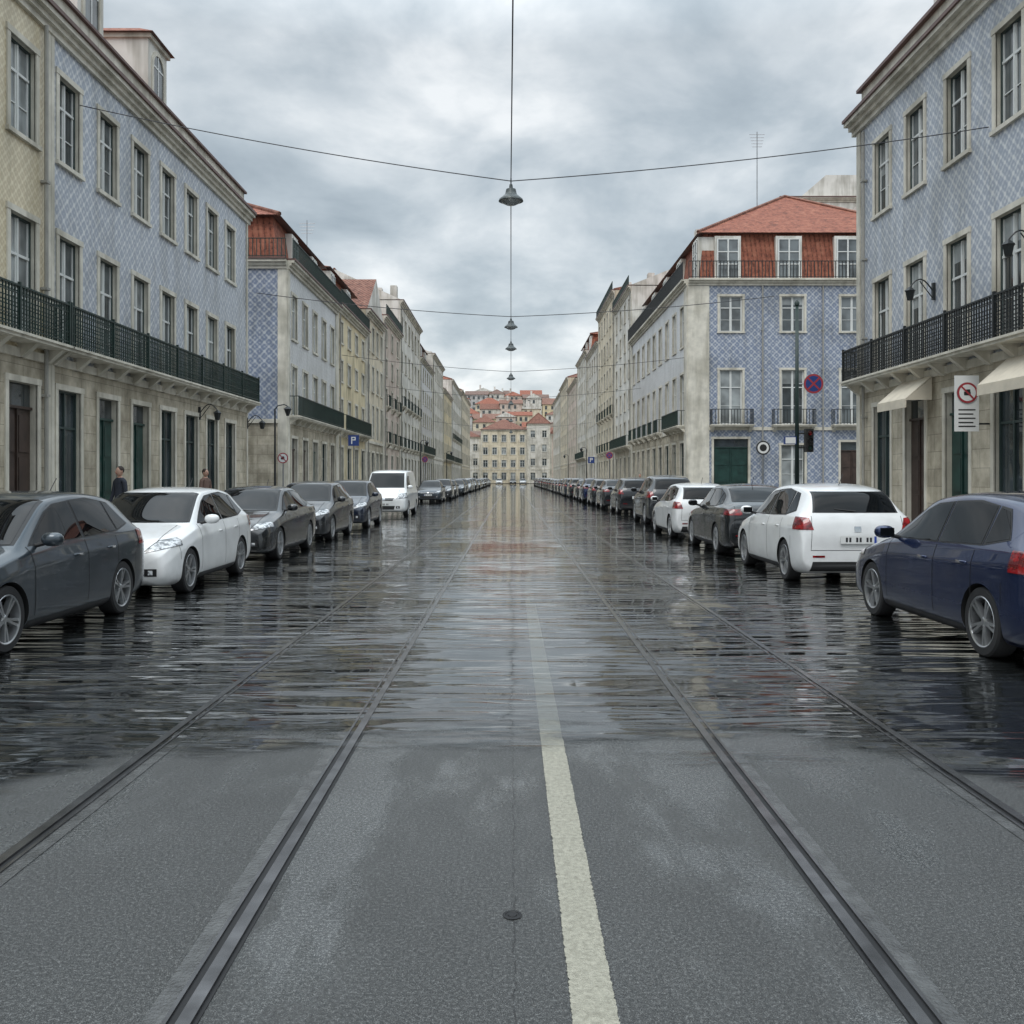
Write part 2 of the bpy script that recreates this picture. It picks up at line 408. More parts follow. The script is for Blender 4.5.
def mansard(B,x0,x1,y0,y1,z,h,inset,faces,h2=2.0,m='roof'):
    P=B['roof']; i=inset; s=.35
    a=[(x0+i,y0+i),(x1-i,y0+i),(x1-i,y1-i),(x0+i,y1-i)]; b=[(x0+i+s,y0+i+s),(x1-i-s,y0+i+s),(x1-i-s,y1-i-s),(x0+i+s,y1-i-s)]
    for k in range(4):
        p,q=a[k],a[(k+1)%4]; r,t=b[(k+1)%4],b[k]
        P.poly([(*p,z),(*q,z),(*r,z+h),(*t,z+h)],m)
    e=.45
    hip(B,b[0][0]-e,b[1][0]+e,b[0][1]-e,b[2][1]+e,z+h,h2,m)
    P.poly([(b[0][0]-e,b[0][1]-e,z+h-.01),(b[1][0]+e,b[0][1]-e,z+h-.01),(b[1][0]+e,b[2][1]+e,z+h-.01),(b[0][0]-e,b[2][1]+e,z+h-.01)],'gutter')
    for F,cs,w in faces:
        for c in cs:
            B['dormers'].box(F,c-w/2-.12,c+w/2+.12,-i-1.0,-i+.05,z,z+h-.22,'white')
            d=-i+.07
            Fd=lambda u,dd,zz,F=F,d=d:F(u,dd+d,zz)
            W=B['dormers']
            W.poly([Fd(c-w/2,0,z+.15),Fd(c+w/2,0,z+.15),Fd(c+w/2,0,z+h-.4),Fd(c-w/2,0,z+h-.4)],'glass_m')
            for u in (c-w/2,c-.04,c+w/2-.09): W.box(Fd,u,u+.09,.003,.05,z+.15,z+h-.4,'frame_w')
            for zz in (z+.15,z+h*.35,z+h*.6,z+h-.46): W.box(Fd,c-w/2,c+w/2,.004,.045,zz,zz+.06,'frame_w')
def left_corner():
    B=Bld('corner_building',(XL-6,52,0)); y0,y1=45.7,58.75; H=12.3
    F=frame((XL,y0),(0,1),(1,0)); L=y1-y0; G=frame((XL,y0),(-1,0),(0,-1))
    cs=[1.5+2.5*i for i in range(5)]; cg=[3.6,6.6,9.6]
    for FF,LL,cc,w in ((F,L,cs,'tile_grey'),(G,12.5,cg,'tile_blue2')):
        facade(B,FF,LL,[(.12,3.6,'mixed',cc,1.2),(4.75,7.2,'french',cc,1.05),(8.6,10.8,'win',cc,1.05)],H,1,w,'stone',fm='frame_w')
        cornice(B,FF,0,LL,H,.35)
    shell(B,XL-12.5,XL,y0,y1,H,'tile_blue2',('e','s'))
    balcony(B,F,.3,L-.3,4.7,lod=1)
    railing(B['roof_railing'],F,0,L,.3,H+.08,.95,.2,.035,ret=False); railing(B['roof_railing'],G,0,12.5,.3,H+.08,.95,.2,.035,ret=False)
    mansard(B,XL-12.5,XL,y0,y1,H,2.4,.6,[(F,cs[1::2],1.1),(G,[6.5,10.5],1.1)],2.8)
    B['chimney'].box(F,8,9,-6,-5,14,17.4,'white')
    B.done()
left_corner()
def generic(name,side,y0,y1,H,wall,floors_n,lod=1,mans=False,seed=0,depth=13,gap=2.6,roofrail=False,x=None,fm='frame_w',zg=4.4,w=1.05,gr=None,hipd=True,rh=2.6):
    X=(XL if side<0 else XR) if x is None else x
    B=Bld(name,(X+side*6,(y0+y1)/2,0)); L=y1-y0
    F=frame((X,y0),(0,1),(-side,0))
    n=max(2,int(L/gap)); cs=[L*(i+.5)/n for i in range(n)]
    fh=(H-zg-.7)/(floors_n)
    fl=[(.12,3.6,'mixed',cs,1.35)]
    for k in range(floors_n):
        z=zg+.3+k*fh; fl.append((z if k==0 else z+.65,z+min(fh-.5,2.6),'french' if k==0 else 'win',cs,w))
    facade(B,F,L,fl,H,lod,wall,gr or wall,zg,fm=fm)
    cornice(B,F,0,L,H,.35)
    x0,x1=(X-depth,X) if side<0 else (X,X+depth)
    sw=wall if wall in('white','cream','pale','grey','yellow','pink') else 'white'
    shell(B,x0,x1,y0,y1,H,sw,('e',) if side<0 else ('w',))
    if seed%3==0: balcony(B,F,.5,L-.5,zg+.28,lod=1)
    elif seed%3==1:
        for k in range(min(2,floors_n)):
            for c in cs: balcony(B,F,c-.8,c+.8,zg+.28+k*fh+(.6 if k else 0),.4,lod=1,br=2)
    if roofrail: railing(B['roof_railing'],F,0,L,.28,H+.08,.9,.25,.04,ret=False)
    if mans: mansard(B,x0,x1,y0,y1,H,2.5,.6,[(F,cs[::2],1.1)],1.8)
    else: hip(B,x0-.1,x1+.1,y0,y1,H+.08,rh,'roof' if seed%2 else 'roof_d',hipped=hipd)
    for k in range(3):
        cy=R.uniform(y0+2,y1-2); cx=X+side*R.uniform(1.5,6)
        B['chimney'].box(frame((cx,cy),(1,0),(0,1)),0,.7,0,1.1,H,H+R.uniform(2.0,3.4),'white')
    drain(B,F,.6,H-.5)
    B.done()
g=generic; T_='townhouse_building'
g(T_,-1,58.8,70.5,12.6,'yellow',3,seed=3,roofrail=True,mans=True,gap=2.9)
g(T_,-1,70.55,80,14.4,'cream',3,seed=2,hipd=False,gap=2.3,rh=3.2,gr='stone')
g(T_,-1,80.05,92,15.6,'pink',4,seed=1,roofrail=True,gap=3.0)
g(T_,-1,92.05,112,19.2,'white',4,seed=4,hipd=False,gap=3.3,rh=3,w=1.3)
g(T_,-1,112.05,130,16.2,'tile_grey',4,seed=6,mans=True,gap=2.6)
g(T_,-1,130.05,150,19.0,'pale',4,seed=5,hipd=False,gap=3.4,w=1.3)
g(T_,-1,150.05,172,16.0,'yellow',3,seed=3,gap=3)
g(T_,-1,172.05,205,19.8,'white',4,seed=7,gap=3.6,w=1.5)
g(T_,-1,205.05,249,21.0,'cream',4,seed=8,gap=3.6,w=1.5)
def right_near():
    B=Bld('townhouse_building',(XR+6,18,0)); y0,y1=4.0,30.3; H=13.1
    F=frame((XR,y0),(0,1),(-1,0)); L=y1-y0
    cs=[c-y0 for c in (6.5,8.95,11.4,13.8,16.2,18.65,21.1,23.55,26.0,28.3)]
    facade(B,F,L,[(.12,3.8,'mixed',cs,1.25),(4.75,7.65,'french',cs,1.12),(9.7,11.95,'win',cs,1.12)],H,0,'tile_blue','stone',pil=.3)
    G=frame((XR,y1),(1,0),(0,1))
    facade(B,G,12.9,[(.12,3.6,'shop',[2,5,8,11],1.2),(4.75,7.4,'french',[2,5,8,11],1.1),(9.7,11.9,'win',[2,5,8,11],1.1)],H,1,'tile_blue','stone')
    shell(B,XR,XR+13,y0,y1-.01,H,'tile_blue',('w','n'))
    cornice(B,F,0,L+.25,H+.1,.38); balcony(B,F,.2,L-.1,4.72,.58,ornate=True,m='ironb')
    B['stone_trim'].box(F,0,L,-.6,-.12,H,H+1.05,'stone_l'); B['roof'].box(F,0,L+.1,-.7,.02,H+1.05,H+1.15,'gutter')
    hip(B,XR+.7,XR+13,y0,y1,H+.6,3.6)
    for u in (17.5,22.0): dormer(B,F,u,H+.9,1.7,2.4,-.9)
    drain(B,F,L-.75,H-.5)
    A=B['awning']
    for u,w,za in ((25.7-y0,.95,4.28),(19.6-y0,1.35,4.25)):
        A.hexa([F(u-w,.12,za),F(u+w,.12,za),F(u+w,.8,za-.6),F(u-w,.8,za-.6),F(u-w,.12,za+.04),F(u+w,.12,za+.04),F(u+w,.8,za-.56),F(u-w,.8,za-.56)],'awning')
        A.hexa([F(u-w,.78,za-.8),F(u+w,.78,za-.8),F(u+w,.81,za-.8),F(u-w,.81,za-.8),F(u-w,.78,za-.602),F(u+w,.78,za-.602),F(u+w,.81,za-.602),F(u-w,.81,za-.602)],'awning')
        A.poly([F(u-w,.10,za),F(u-w,.8,za-.6),F(u-w,.10,za-.6)],'awning')
    B.done()
    walllamp(F,24.8-y0,6.6); walllamp(F,19.9-y0,6.6)
right_near()
def right_corner():
    B=Bld('corner_building',(XR+9,73,0)); y0,y1=59.4,87.0; H=14.3; D=17.5
    F=frame((XR,y0),(0,1),(-1,0)); L=y1-y0; G=frame((XR,y0),(1,0),(0,-1))
    cs=[1.9+3.0*i for i in range(9)]; cg=[2.75,6.7,10.5,14.4]
    facade(B,F,L,[(.12,3.9,'mixed',cs,1.4),(5.05,8.4,'french',cs,1.25),(10.2,12.8,'win',cs,1.25)],H,1,'tile_grey','stone',4.75,fm='frame_w')
    facade(B,G,D,[(.12,4.1,'gate',[cg[0]],2.2),(.9,3.7,'win',[cg[1],cg[3]],1.5),(.12,3.9,'door',[cg[2]],1.5),(5.05,8.5,'french',cg,1.45),(10.95,13.2,'win',cg,1.45)],H,0,'tile_blue2','tile_blue2',4.75,fm='frame_w')
    T=B['stone_trim']; T.box(G,0,1.35,-.01,.085,.12,H-.45,'stone_l'); T.box(F,0.0,1.0,-.01,.085,.12,H-.45,'stone_l')
    cornice(B,F,0,L,H,.4,tiles=False); cornice(B,G,0,D,H,.403,tiles=False)
    shell(B,XR,XR+D,y0,y1,H,'white',('w','s'))
    for c in cg: balcony(B,G,c-1.35,c+1.35,5.0,.55,lod=1,br=2,m='ironb')
    balcony(B,F,.6,7,5.0,.6,lod=1)
    for c in cs[3:]: balcony(B,F,c-.9,c+.9,5.0,.45,lod=1,br=2)
    railing(B['roof_railing'],F,0,L,.34,H,1.1,.22,.045,ret=False,m='ironb'); railing(B['roof_railing'],G,0,D,.34,H,1.1,.22,.045,ret=False,m='ironb')
    mansard(B,XR,XR+D,y0,y1,H,3.2,.9,[(F,cs[::2],1.3),(G,cg,1.45)],4.7,'roof')
    for u in (4.75,8.6): drain(B,G,u,H-.4)
    for (x,y,h) in ((XR+3.5,y0+15,4.2),(XR+14.5,y0+10,4.6)): B['chimney'].box(frame((x,y),(1,0),(0,1)),0,1.2,0,.8,H+3,H+3+h,'white')
    B.done()
    a=MB(); px,py=XR+6.4,y0+7.5
    a.tube((px,py,H+6),(px,py,H+12.2),.035,'steel',6)
    for k in range(5): a.tube((px-.55+.05*k,py,H+12.0-.22*k),(px+.55-.05*k,py,H+12.0-.22*k),.018,'steel',5)
    single('tv_antenna',a)
    a=MB(); px,py=XL-1.5,57
    a.tube((px,py,13),(px,py,17.4),.025,'steel',6)
    for k in range(4): a.tube((px-.5+.05*k,py,17.2-.2*k),(px+.5-.05*k,py,17.2-.2*k),.014,'steel',5)
    single('tv_antenna',a)
right_corner()
g(T_,1,87.05,101,19.6,'white',5,seed=3,roofrail=True,hipd=False,gap=2.8,gr='stone')
g(T_,1,101.05,120,22.0,'cream',5,seed=1,roofrail=True,gap=3.1,w=1.2)
g(T_,1,120.05,138,19.2,'pale',4,seed=5,hipd=False,gap=3.3,w=1.3)
g(T_,1,138.05,158,20.6,'white',5,seed=3,mans=True,gap=2.9)
g(T_,1,158.05,184,18.6,'pink',4,seed=2,gap=3.4,w=1.4,hipd=False)
g(T_,1,184.05,212,21.5,'cream',5,seed=8,gap=3.4,w=1.4)
g(T_,1,212.05,248,21.0,'pale',4,seed=5,gap=3.4,w=1.4)
def backblock(x0,x1,y0,y1,H,m,n,rf=True,ww=1.1,gap=2.8,mans=False,nm='apartment_building'):
    B=Bld(nm,((x0+x1)/2,(y0+y1)/2,0)); L=x1-x0
    F=frame((x0,y0),(1,0),(0,-1)); k=max(2,int(L/gap)); cs=[L*(i+.5)/k for i in range(k)]
    fh=(H-1)/n; fl=[(.5+i*fh+.6,.5+i*fh+min(2.6,fh-.4),'win',cs,ww) for i in range(n)]
    facade(B,F,L,fl,H,1,m,m,4.0,fm='frame_w'); shell(B,x0,x1,y0,y1,H,m,('s',)); cornice(B,F,0,L,H,.3)
    if mans: mansard(B,x0,x1,y0,y1,H,2.6,.4,[(F,cs[1::2],1.2)],2.6)
    elif rf: hip(B,x0-.2,x1+.2,y0-.2,y1+.2,H+.08,3.2,'roof_d')
    else: B['walls'].hexa([(x0+2,y0+1,H),(x1-1,y0+1,H),(x1-1,y1-1,H),(x0+2,y1-1,H),(x0+5,y0+1,H+2.6),(x1-1,y0+1,H+2.6),(x1-1,y1-1,H+2.6),(x0+5,y1-1,H+2.6)],'white')
    B.done()
backblock(30.5,46,59.4,80,15,'cream',4)
backblock(26.5,50,92,110,29.3,'white',7,False)
backblock(-44,-25.5,45.7,60,13,'cream',4)
backblock(26,40,6,30,13,'white',4)
for (x0,x1,H,m,n,y,ma) in ((-8.5,4.5,15.2,'cream',4,262,False),(-21,-8.55,13.2,'white',3,264,False),(4.55,11,16.8,'pale',4,261,False),(11.05,18,14,'pink',4,262,False),(18.05,42,16,'white',4,264,False),(-45,-21.05,14.5,'pale',4,262,True)):
    backblock(x0,x1,y,y+12,H,m,n,ww=1.3,gap=2.6,mans=ma)
def hz(x,y): 
    t=min(max((y-275)/260,0),1); return 38*(t*t*(3-2*t))*math.exp(-((x+5)/210)**2)-1
hill=MB(); NX,NY=30,16
hp=[]
for j in range(NY+1):
    for i in range(NX+1):
        x=-260+520*i/NX; y=275+480*j/NY
        hp.append((x,y,hz(x,y) if j<NY else -1))
for j in range(NY):
    for i in range(NX):
        a=j*(NX+1)+i; hill.poly([hp[a],hp[a+1],hp[a+NX+2],hp[a+NX+1]],'hillm')
M['hillm']=plain('hill_scrub',(.07,.08,.055),.9,var=.4,scale=.2)
single('hill',hill,True)
M['roof_f1']=roofmat('haze_tinted_clay_tiles',(.25,.125,.09)); M['roof_f2']=roofmat('haze_dulled_clay_tiles',(.20,.12,.095))  # distance haze painted into the tile colour: muted tones for the far roofs
for r in range(11):
    y=284+r*21; x=-52-R.uniform(0,6)
    while x<56:
        w=R.uniform(7,14); d=R.uniform(8,11); yy=y+R.uniform(-5,5); z=hz(x+w/2,yy); h=R.uniform(6.5,13)
        B=Bld('house',(x,yy,z)); m=R.choice(['white','cream','pale','yellow','pink','white','grey'])
        B['walls'].hexa([(x,yy,z-4),(x+w,yy,z-4),(x+w,yy+d,z-4),(x,yy+d,z-4),(x,yy,z+h),(x+w,yy,z+h),(x+w,yy+d,z+h),(x,yy+d,z+h)],m)
        hip(B,x-.4,x+w+.4,yy-.4,yy+d+.4,z+h+.02,R.uniform(1.8,3.4),R.choice(['roof','roof_f1','roof_f2','roof_d']),R.random()<.5)
        F=frame((x,yy),(1,0),(0,-1)); q=R.uniform(2.2,3.1); st=R.uniform(.8,1.3)
        for rr in range(4):
            for c in range(int((w-1)/q)):
                u=st+c*q; zz=z+h-2.4-rr*2.9
                B['windows'].box(F,u,u+1.1,-.02,.03,zz,zz+1.7,'glass')
                B['windows'].box(F,u-.15,u+1.25,-.02,.06,zz-.15,zz,'stone_l')
        if R.random()<.6: B['chimney'].box(F,w*.3,w*.3+.9,-4,-3,z+h+1,z+h+4,'white')
        B.done()
        x+=w+R.choice([.05,.05,.6,3])

# ---------------------------------------------------------------- ground
def asphalt():
    m,nt,b=newmat('wet_asphalt')
    co=objco(nt)
    fine=noise(nt,co,210,2,.75); mid=noise(nt,co,70,2,.6); big=noise(nt,co,.9,4,.62); patch=noise(nt,objco(nt,(1.3,.5,1)),1.6,5,.6)
    g=math_n(nt,'ADD',math_n(nt,'MULTIPLY',fine,.65),math_n(nt,'MULTIPLY',mid,.35))
    c=ramp(nt,g,[(.38,(.020,.022,.023)),(.52,(.055,.058,.058)),(.63,(.23,.235,.23))])
    c2=ramp(nt,big,[(.3,(.82,.82,.82)),(.7,(1.1,1.1,1.1))])
    c=mixc(nt,1,c,c2,'MULTIPLY')
    sp=nt.nodes.new('ShaderNodeSeparateXYZ'); nt.links.new(co,sp.inputs[0])
    w=math_n(nt,'MULTIPLY',math_n(nt,'SUBTRACT',noise(nt,objco(nt,(0,2.2,0)),2.5,5,.7),.5),.06)
    dx=math_n(nt,'ABSOLUTE',math_n(nt,'ADD',math_n(nt,'SUBTRACT',sp.outputs[0],.012),w))
    crack=math_n(nt,'MULTIPLY',math_n(nt,'LESS_THAN',dx,.003),math_n(nt,'GREATER_THAN',noise(nt,co,14,3),.46))
    c=mixc(nt,math_n(nt,'MULTIPLY',crack,.75),c,(.008,.008,.009))
    nt.links.new(c,b.inputs['Base Color'])
    xs=math_n(nt,'ABSOLUTE',math_n(nt,'SUBTRACT',math_n(nt,'ABSOLUTE',math_n(nt,'SUBTRACT',sp.outputs[0],.11)),.94))
    nr=math_n(nt,'MULTIPLY',math_n(nt,'SUBTRACT',.30,xs),2.6,clamp=True)
    # hollows get wetter toward the flooded stretch
    near=math_n(nt,'MULTIPLY',math_n(nt,'SUBTRACT',sp.outputs[1],3.2),.06,clamp=True)
    pw=math_n(nt,'ADD',math_n(nt,'ADD',patch,math_n(nt,'MULTIPLY',nr,.26)),near)
    wet=ramp(nt,pw,[(.56,(0,0,0)),(.70,(1,1,1))])
    ro=math_n(nt,'SUBTRACT',.38,math_n(nt,'MULTIPLY',wet,.24))
    nt.links.new(ro,b.inputs['Roughness']); b.inputs['Specular IOR Level'].default_value=.8
    hs=math_n(nt,'MULTIPLY',g,math_n(nt,'SUBTRACT',1.0,math_n(nt,'MULTIPLY',wet,.85)))
    nt.links.new(bump(nt,hs,.013,1),b.inputs['Normal'])
    return m
M['asphalt']=asphalt()
gm=MB(); gm.poly([(-3000,-300,0),(3000,-300,0),(3000,4000,0),(-3000,4000,0)],'asphalt'); single('ground',gm)
def cobble():
    m,nt,b=newmat('calcada_cobbles')
    v2=nt.nodes.new('ShaderNodeTexVoronoi'); v2.feature='DISTANCE_TO_EDGE'; v2.inputs['Scale'].default_value=11; nt.links.new(objco(nt),v2.inputs['Vector'])
    n=noise(nt,objco(nt),6,3)
    c=ramp(nt,n,[(.3,(.20,.20,.19)),(.7,(.32,.315,.30))]); e=ramp(nt,v2.outputs[0],[(0,(.25,)*3),(.08,(1,1,1))])
    c=mixc(nt,1,c,e,'MULTIPLY'); nt.links.new(c,b.inputs['Base Color']); b.inputs['Roughness'].default_value=.3
    nt.links.new(bump(nt,v2.outputs[0],.02),b.inputs['Normal']); return m
M['cobble']=cobble()
KL,KR=-6.55,6.75
W=frame((0,0),(1,0),(0,1))
for (x0,x1,y0,y1) in ((-26,KL,-6,40.8),(-60,KL,43.9,262),(KR,26,-6,32.3),(KR,60,56.8,262)):
    p=MB()
    k0,k1=(KL-.18,KL) if x0<0 else (KR,KR+.18)
    a0,a1=(x0,k0) if x0<0 else (k1,x1)
    p.box(W,a0,a1,y0,y1,-.02,.115,'cobble')
    p.box(W,k0,k1,y0,y1,-.02,.125,'stone_l')
    single('sidewalk',p)
M['rail']=plain('tram_rail_steel',(.17,.17,.175),.2,.9,var=.4,scale=6)
M['groove']=plain('rail_groove',(.006,.006,.007),.6)
M['railbed']=plain('rail_bed_filler',(.075,.077,.077),.2,var=.35,scale=9,bmp=.004)
def railtrack(name,xa,xb):
    p=MB()
    for x,s in ((xa,1),(xb,-1)):
        def b(a0,a1,z,m):
            lo,hi=sorted((x+s*a0,x+s*a1)); p.box(W,lo,hi,-6,260,-.03,z,m)
        b(-.042,-.027,.003,'groove'); b(-.027,.018,.0135,'rail'); b(.018,.046,.0028,'groove'); b(.046,.060,.0115,'rail'); b(.060,.125,.0045,'railbed')
    single(name,p)
railtrack('tram_track',-2.12,-.96); railtrack('tram_track',1.21,2.38)
def paint():
    m,nt,b=newmat('worn_road_paint')
    n=noise(nt,objco(nt),45,5,.75); n2=noise(nt,objco(nt),3,3)
    c=ramp(nt,n,[(.3,(.20,.19,.15)),(.62,(.38,.365,.295))]); nt.links.new(c,b.inputs['Base Color']); b.inputs['Roughness'].default_value=.38
    sp=nt.nodes.new('ShaderNodeSeparateXYZ'); nt.links.new(objco(nt),sp.inputs[0])
    fade=math_n(nt,'MAXIMUM',math_n(nt,'MULTIPLY',math_n(nt,'SUBTRACT',sp.outputs[1],8.5),.04),0)
    ex=math_n(nt,'MULTIPLY',math_n(nt,'MAXIMUM',math_n(nt,'SUBTRACT',math_n(nt,'ABSOLUTE',math_n(nt,'SUBTRACT',sp.outputs[0],.25)),.060),0),16)
    a=math_n(nt,'GREATER_THAN',math_n(nt,'ADD',math_n(nt,'MULTIPLY',n,.45),math_n(nt,'MULTIPLY',n2,.25)),math_n(nt,'ADD',math_n(nt,'ADD',.22,fade),ex))
    nt.links.new(a,b.inputs['Alpha']); 
    nt.links.new(bump(nt,noise(nt,objco(nt),170,2),.006),b.inputs['Normal']); return m
M['paint']=paint()
l=MB(); l.poly([(.18,-5,.004),(.32,-5,.004),(.32,14,.004),(.18,14,.004)],'paint'); single('road_marking',l)
c=MB(); c.lathe([(.0,.005),(.016,.005),(.018,.002),(.024,.002),(.026,.004),(.036,.003)],'groove',16,Matrix.Translation((.005,3.40,.001))); single('road_survey_cap',c)
def water():
    m=bpy.data.materials.new('flood_water'); m.use_nodes=True; nt=m.node_tree
    for n in list(nt.nodes): nt.nodes.remove(n)
    out=nt.nodes.new('ShaderNodeOutputMaterial')
    co=objco(nt); sp=nt.nodes.new('ShaderNodeSeparateXYZ'); nt.links.new(co,sp.inputs[0])
    r1=noise(nt,objco(nt,(.50,2.9,1)),1.0,1,.4,.5)
    r2=noise(nt,objco(nt,(1.3,7.5,1)),1.0,1,.5,.3)
    r3=noise(nt,objco(nt,(.15,1.1,1)),1.0,1,.5)
    ridge=lambda v:math_n(nt,'SUBTRACT',1.0,math_n(nt,'ABSOLUTE',math_n(nt,'SUBTRACT',math_n(nt,'MULTIPLY',v,2.0),1.0)))
    amp=ramp(nt,noise(nt,objco(nt,(.33,.26,1)),1.0,2,.5),[(.38,(.22,)*3),(.56,(1,1,1))])
    sideamp=math_n(nt,'ADD',.5,math_n(nt,'MULTIPLY',math_n(nt,'SUBTRACT',math_n(nt,'ABSOLUTE',sp.outputs[0]),.5),1.0,clamp=True))
    far=math_n(nt,'MINIMUM',math_n(nt,'DIVIDE',9.5,math_n(nt,'MAXIMUM',sp.outputs[1],1.0)),1.0)
    h=math_n(nt,'ADD',math_n(nt,'ADD',math_n(nt,'MULTIPLY',ridge(r1),1.1),math_n(nt,'MULTIPLY',ridge(r2),.28)),math_n(nt,'MULTIPLY',r3,1.0))
    h=math_n(nt,'MULTIPLY',math_n(nt,'MULTIPLY',math_n(nt,'MULTIPLY',h,amp),sideamp),far)
    bp=bump(nt,h,.032,1.0)
    gl=nt.nodes.new('ShaderNodeBsdfGlossy'); gl.inputs['Roughness'].default_value=.045; gl.inputs['Color'].default_value=(1,1,1,1); nt.links.new(bp,gl.inputs['Normal'])
    tr=nt.nodes.new('ShaderNodeBsdfTransparent'); tr.inputs['Color'].default_value=(.66,.68,.68,1)
    fr=nt.nodes.new('ShaderNodeFresnel'); fr.inputs['IOR'].default_value=1.85; nt.links.new(bp,fr.inputs['Normal'])
    mx=nt.nodes.new('ShaderNodeMixShader'); nt.links.new(fr.outputs[0],mx.inputs[0]); nt.links.new(tr.outputs[0],mx.inputs[1]); nt.links.new(gl.outputs[0],mx.inputs[2])
    ax=math_n(nt,'ABSOLUTE',sp.outputs[0])
    side=math_n(nt,'MULTIPLY',math_n(nt,'SUBTRACT',ax,2.0),.9,clamp=True)
    edge=math_n(nt,'SUBTRACT',5.4,math_n(nt,'MULTIPLY',side,1.6))
    n1=math_n(nt,'MULTIPLY',math_n(nt,'SUBTRACT',noise(nt,objco(nt,(.8,2.2,1)),1.0,5,.6),.5),3.4)
    cov=math_n(nt,'MULTIPLY',math_n(nt,'ADD',math_n(nt,'SUBTRACT',sp.outputs[1],edge),n1),1.5,clamp=True)
    t2=nt.nodes.new('ShaderNodeBsdfTransparent')
    m2=nt.nodes.new('ShaderNodeMixShader'); nt.links.new(cov,m2.inputs[0]); nt.links.new(t2.outputs[0],m2.inputs[1]); nt.links.new(mx.outputs[0],m2.inputs[2])
    nt.links.new(m2.outputs[0],out.inputs[0]); return m
M['water']=water()
w=MB(); w.poly([(KL,2.0,.009),(KR,2.0,.009),(KR,260,.009),(KL,260,.009)],'water'); single('water',w)

# ---------------------------------------------------------------- cars
def cmat(name,col,rough=.3,metal=0,coat=1.0):
    m,nt,b=newmat(name)
    n=noise(nt,objco(nt),2.5,3,.6)
    c=ramp(nt,n,[(.3,tuple(x*.9 for x in col)),(.7,tuple(min(1,x*1.05) for x in col))])
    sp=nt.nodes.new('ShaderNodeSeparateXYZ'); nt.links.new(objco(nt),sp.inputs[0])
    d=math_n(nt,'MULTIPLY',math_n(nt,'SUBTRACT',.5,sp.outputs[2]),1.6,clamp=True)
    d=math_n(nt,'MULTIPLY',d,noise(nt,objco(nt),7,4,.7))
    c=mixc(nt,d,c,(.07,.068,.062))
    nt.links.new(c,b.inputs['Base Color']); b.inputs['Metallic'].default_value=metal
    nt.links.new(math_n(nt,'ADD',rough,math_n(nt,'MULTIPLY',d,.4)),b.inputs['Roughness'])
    b.inputs['Coat Weight'].default_value=coat; b.inputs['Coat Roughness'].default_value=.02
    return m
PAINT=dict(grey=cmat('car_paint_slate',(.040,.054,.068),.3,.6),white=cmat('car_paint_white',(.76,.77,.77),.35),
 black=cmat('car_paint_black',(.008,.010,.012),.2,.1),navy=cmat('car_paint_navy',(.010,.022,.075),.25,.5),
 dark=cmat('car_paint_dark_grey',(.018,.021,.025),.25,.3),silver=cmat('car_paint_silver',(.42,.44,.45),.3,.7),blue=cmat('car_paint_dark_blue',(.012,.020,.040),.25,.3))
M['cplastic']=plain('black_plastic',(.010,.010,.011),.5)
M['cglass']=glassmat('car_glass',(.004,.005,.006),.0,.5,0,1.32)
M['seam']=plain('panel_gap',(.004,.004,.004),.8)
M['tyre']=plain('tyre_rubber',(.012,.012,.013),.75)
M['rim']=plain('alloy_rim',(.50,.51,.52),.28,.85)
def lens(name,a,b_,sc):
    m,nt,b=newmat(name)
    n=noise(nt,objco(nt,(1,1,1.6)),sc,2,.6)
    nt.links.new(ramp(nt,n,[(.42,a),(.56,b_)]),b.inputs['Base Color']); b.inputs['Roughness'].default_value=.05; b.inputs['Coat Weight'].default_value=1
    return m
M['lamp_w']=lens('headlamp_lens',(.10,.11,.12),(.66,.68,.70),11)
M['lamp_r']=lens('tail_lamp_lens',(.10,.004,.006),(.30,.010,.012),9)
M['chrome']=plain('chrome',(.6,.62,.63),.12,1)
M['plate']=plain('number_plate',(.66,.67,.66),.4,var=.03)
M['platetxt']=plain('plate_characters',(.015,.015,.02),.5)
M['eu']=plain('plate_blue',(.02,.06,.35),.5)

def loft(stations):
    bm=bmesh.new(); rings=[]
    cl=bm.edges.layers.float.get('crease_edge') or bm.edges.layers.float.new('crease_edge')
    for (x,zb,zs,zt,w,wr) in stations:
        dr=min(.055,(zt-zs)*.4)
        half=[(0,zb),(w*.84,zb),(w*.985,zb+.06),(w,zb+(zs-zb)*.42),(w*.992,zs-.13),(w*.945,zs),(wr,zt-dr),(wr*.86,zt-.008),(0,zt+.02)]
        full=half+[(-y,z) for (y,z) in half[-2:0:-1]]
        rings.append([bm.verts.new((x,y,z)) for y,z in full])
    n=len(rings[0])
    for a,b in zip(rings,rings[1:]):
        for j in range(n): bm.faces.new((a[j],a[(j+1)%n],b[(j+1)%n],b[j]))
        for j,cv in ((5,.7),(n-5,.7),(6,.4),(n-6,.4),(1,.6),(n-1,.6),(4,.5),(n-4,.5)):
            e=bm.edges.get((a[j],b[j]))
            if e: e[cl]=cv
    for r in (rings[0],rings[-1]):
        h=n//2
        for j in range(h):
            vs=[]
            for v in (r[j],r[(j+1)%n],r[(n-j-1)%n],r[(n-j)%n]):
                if v not in vs: vs.append(v)
            if len(vs)>=3:
                try: bm.faces.new(vs)
                except: pass
    bmesh.ops.recalc_face_normals(bm,faces=bm.faces)
    me=bpy.data.meshes.new('tmp'); bm.to_mesh(me); bm.free(); return me
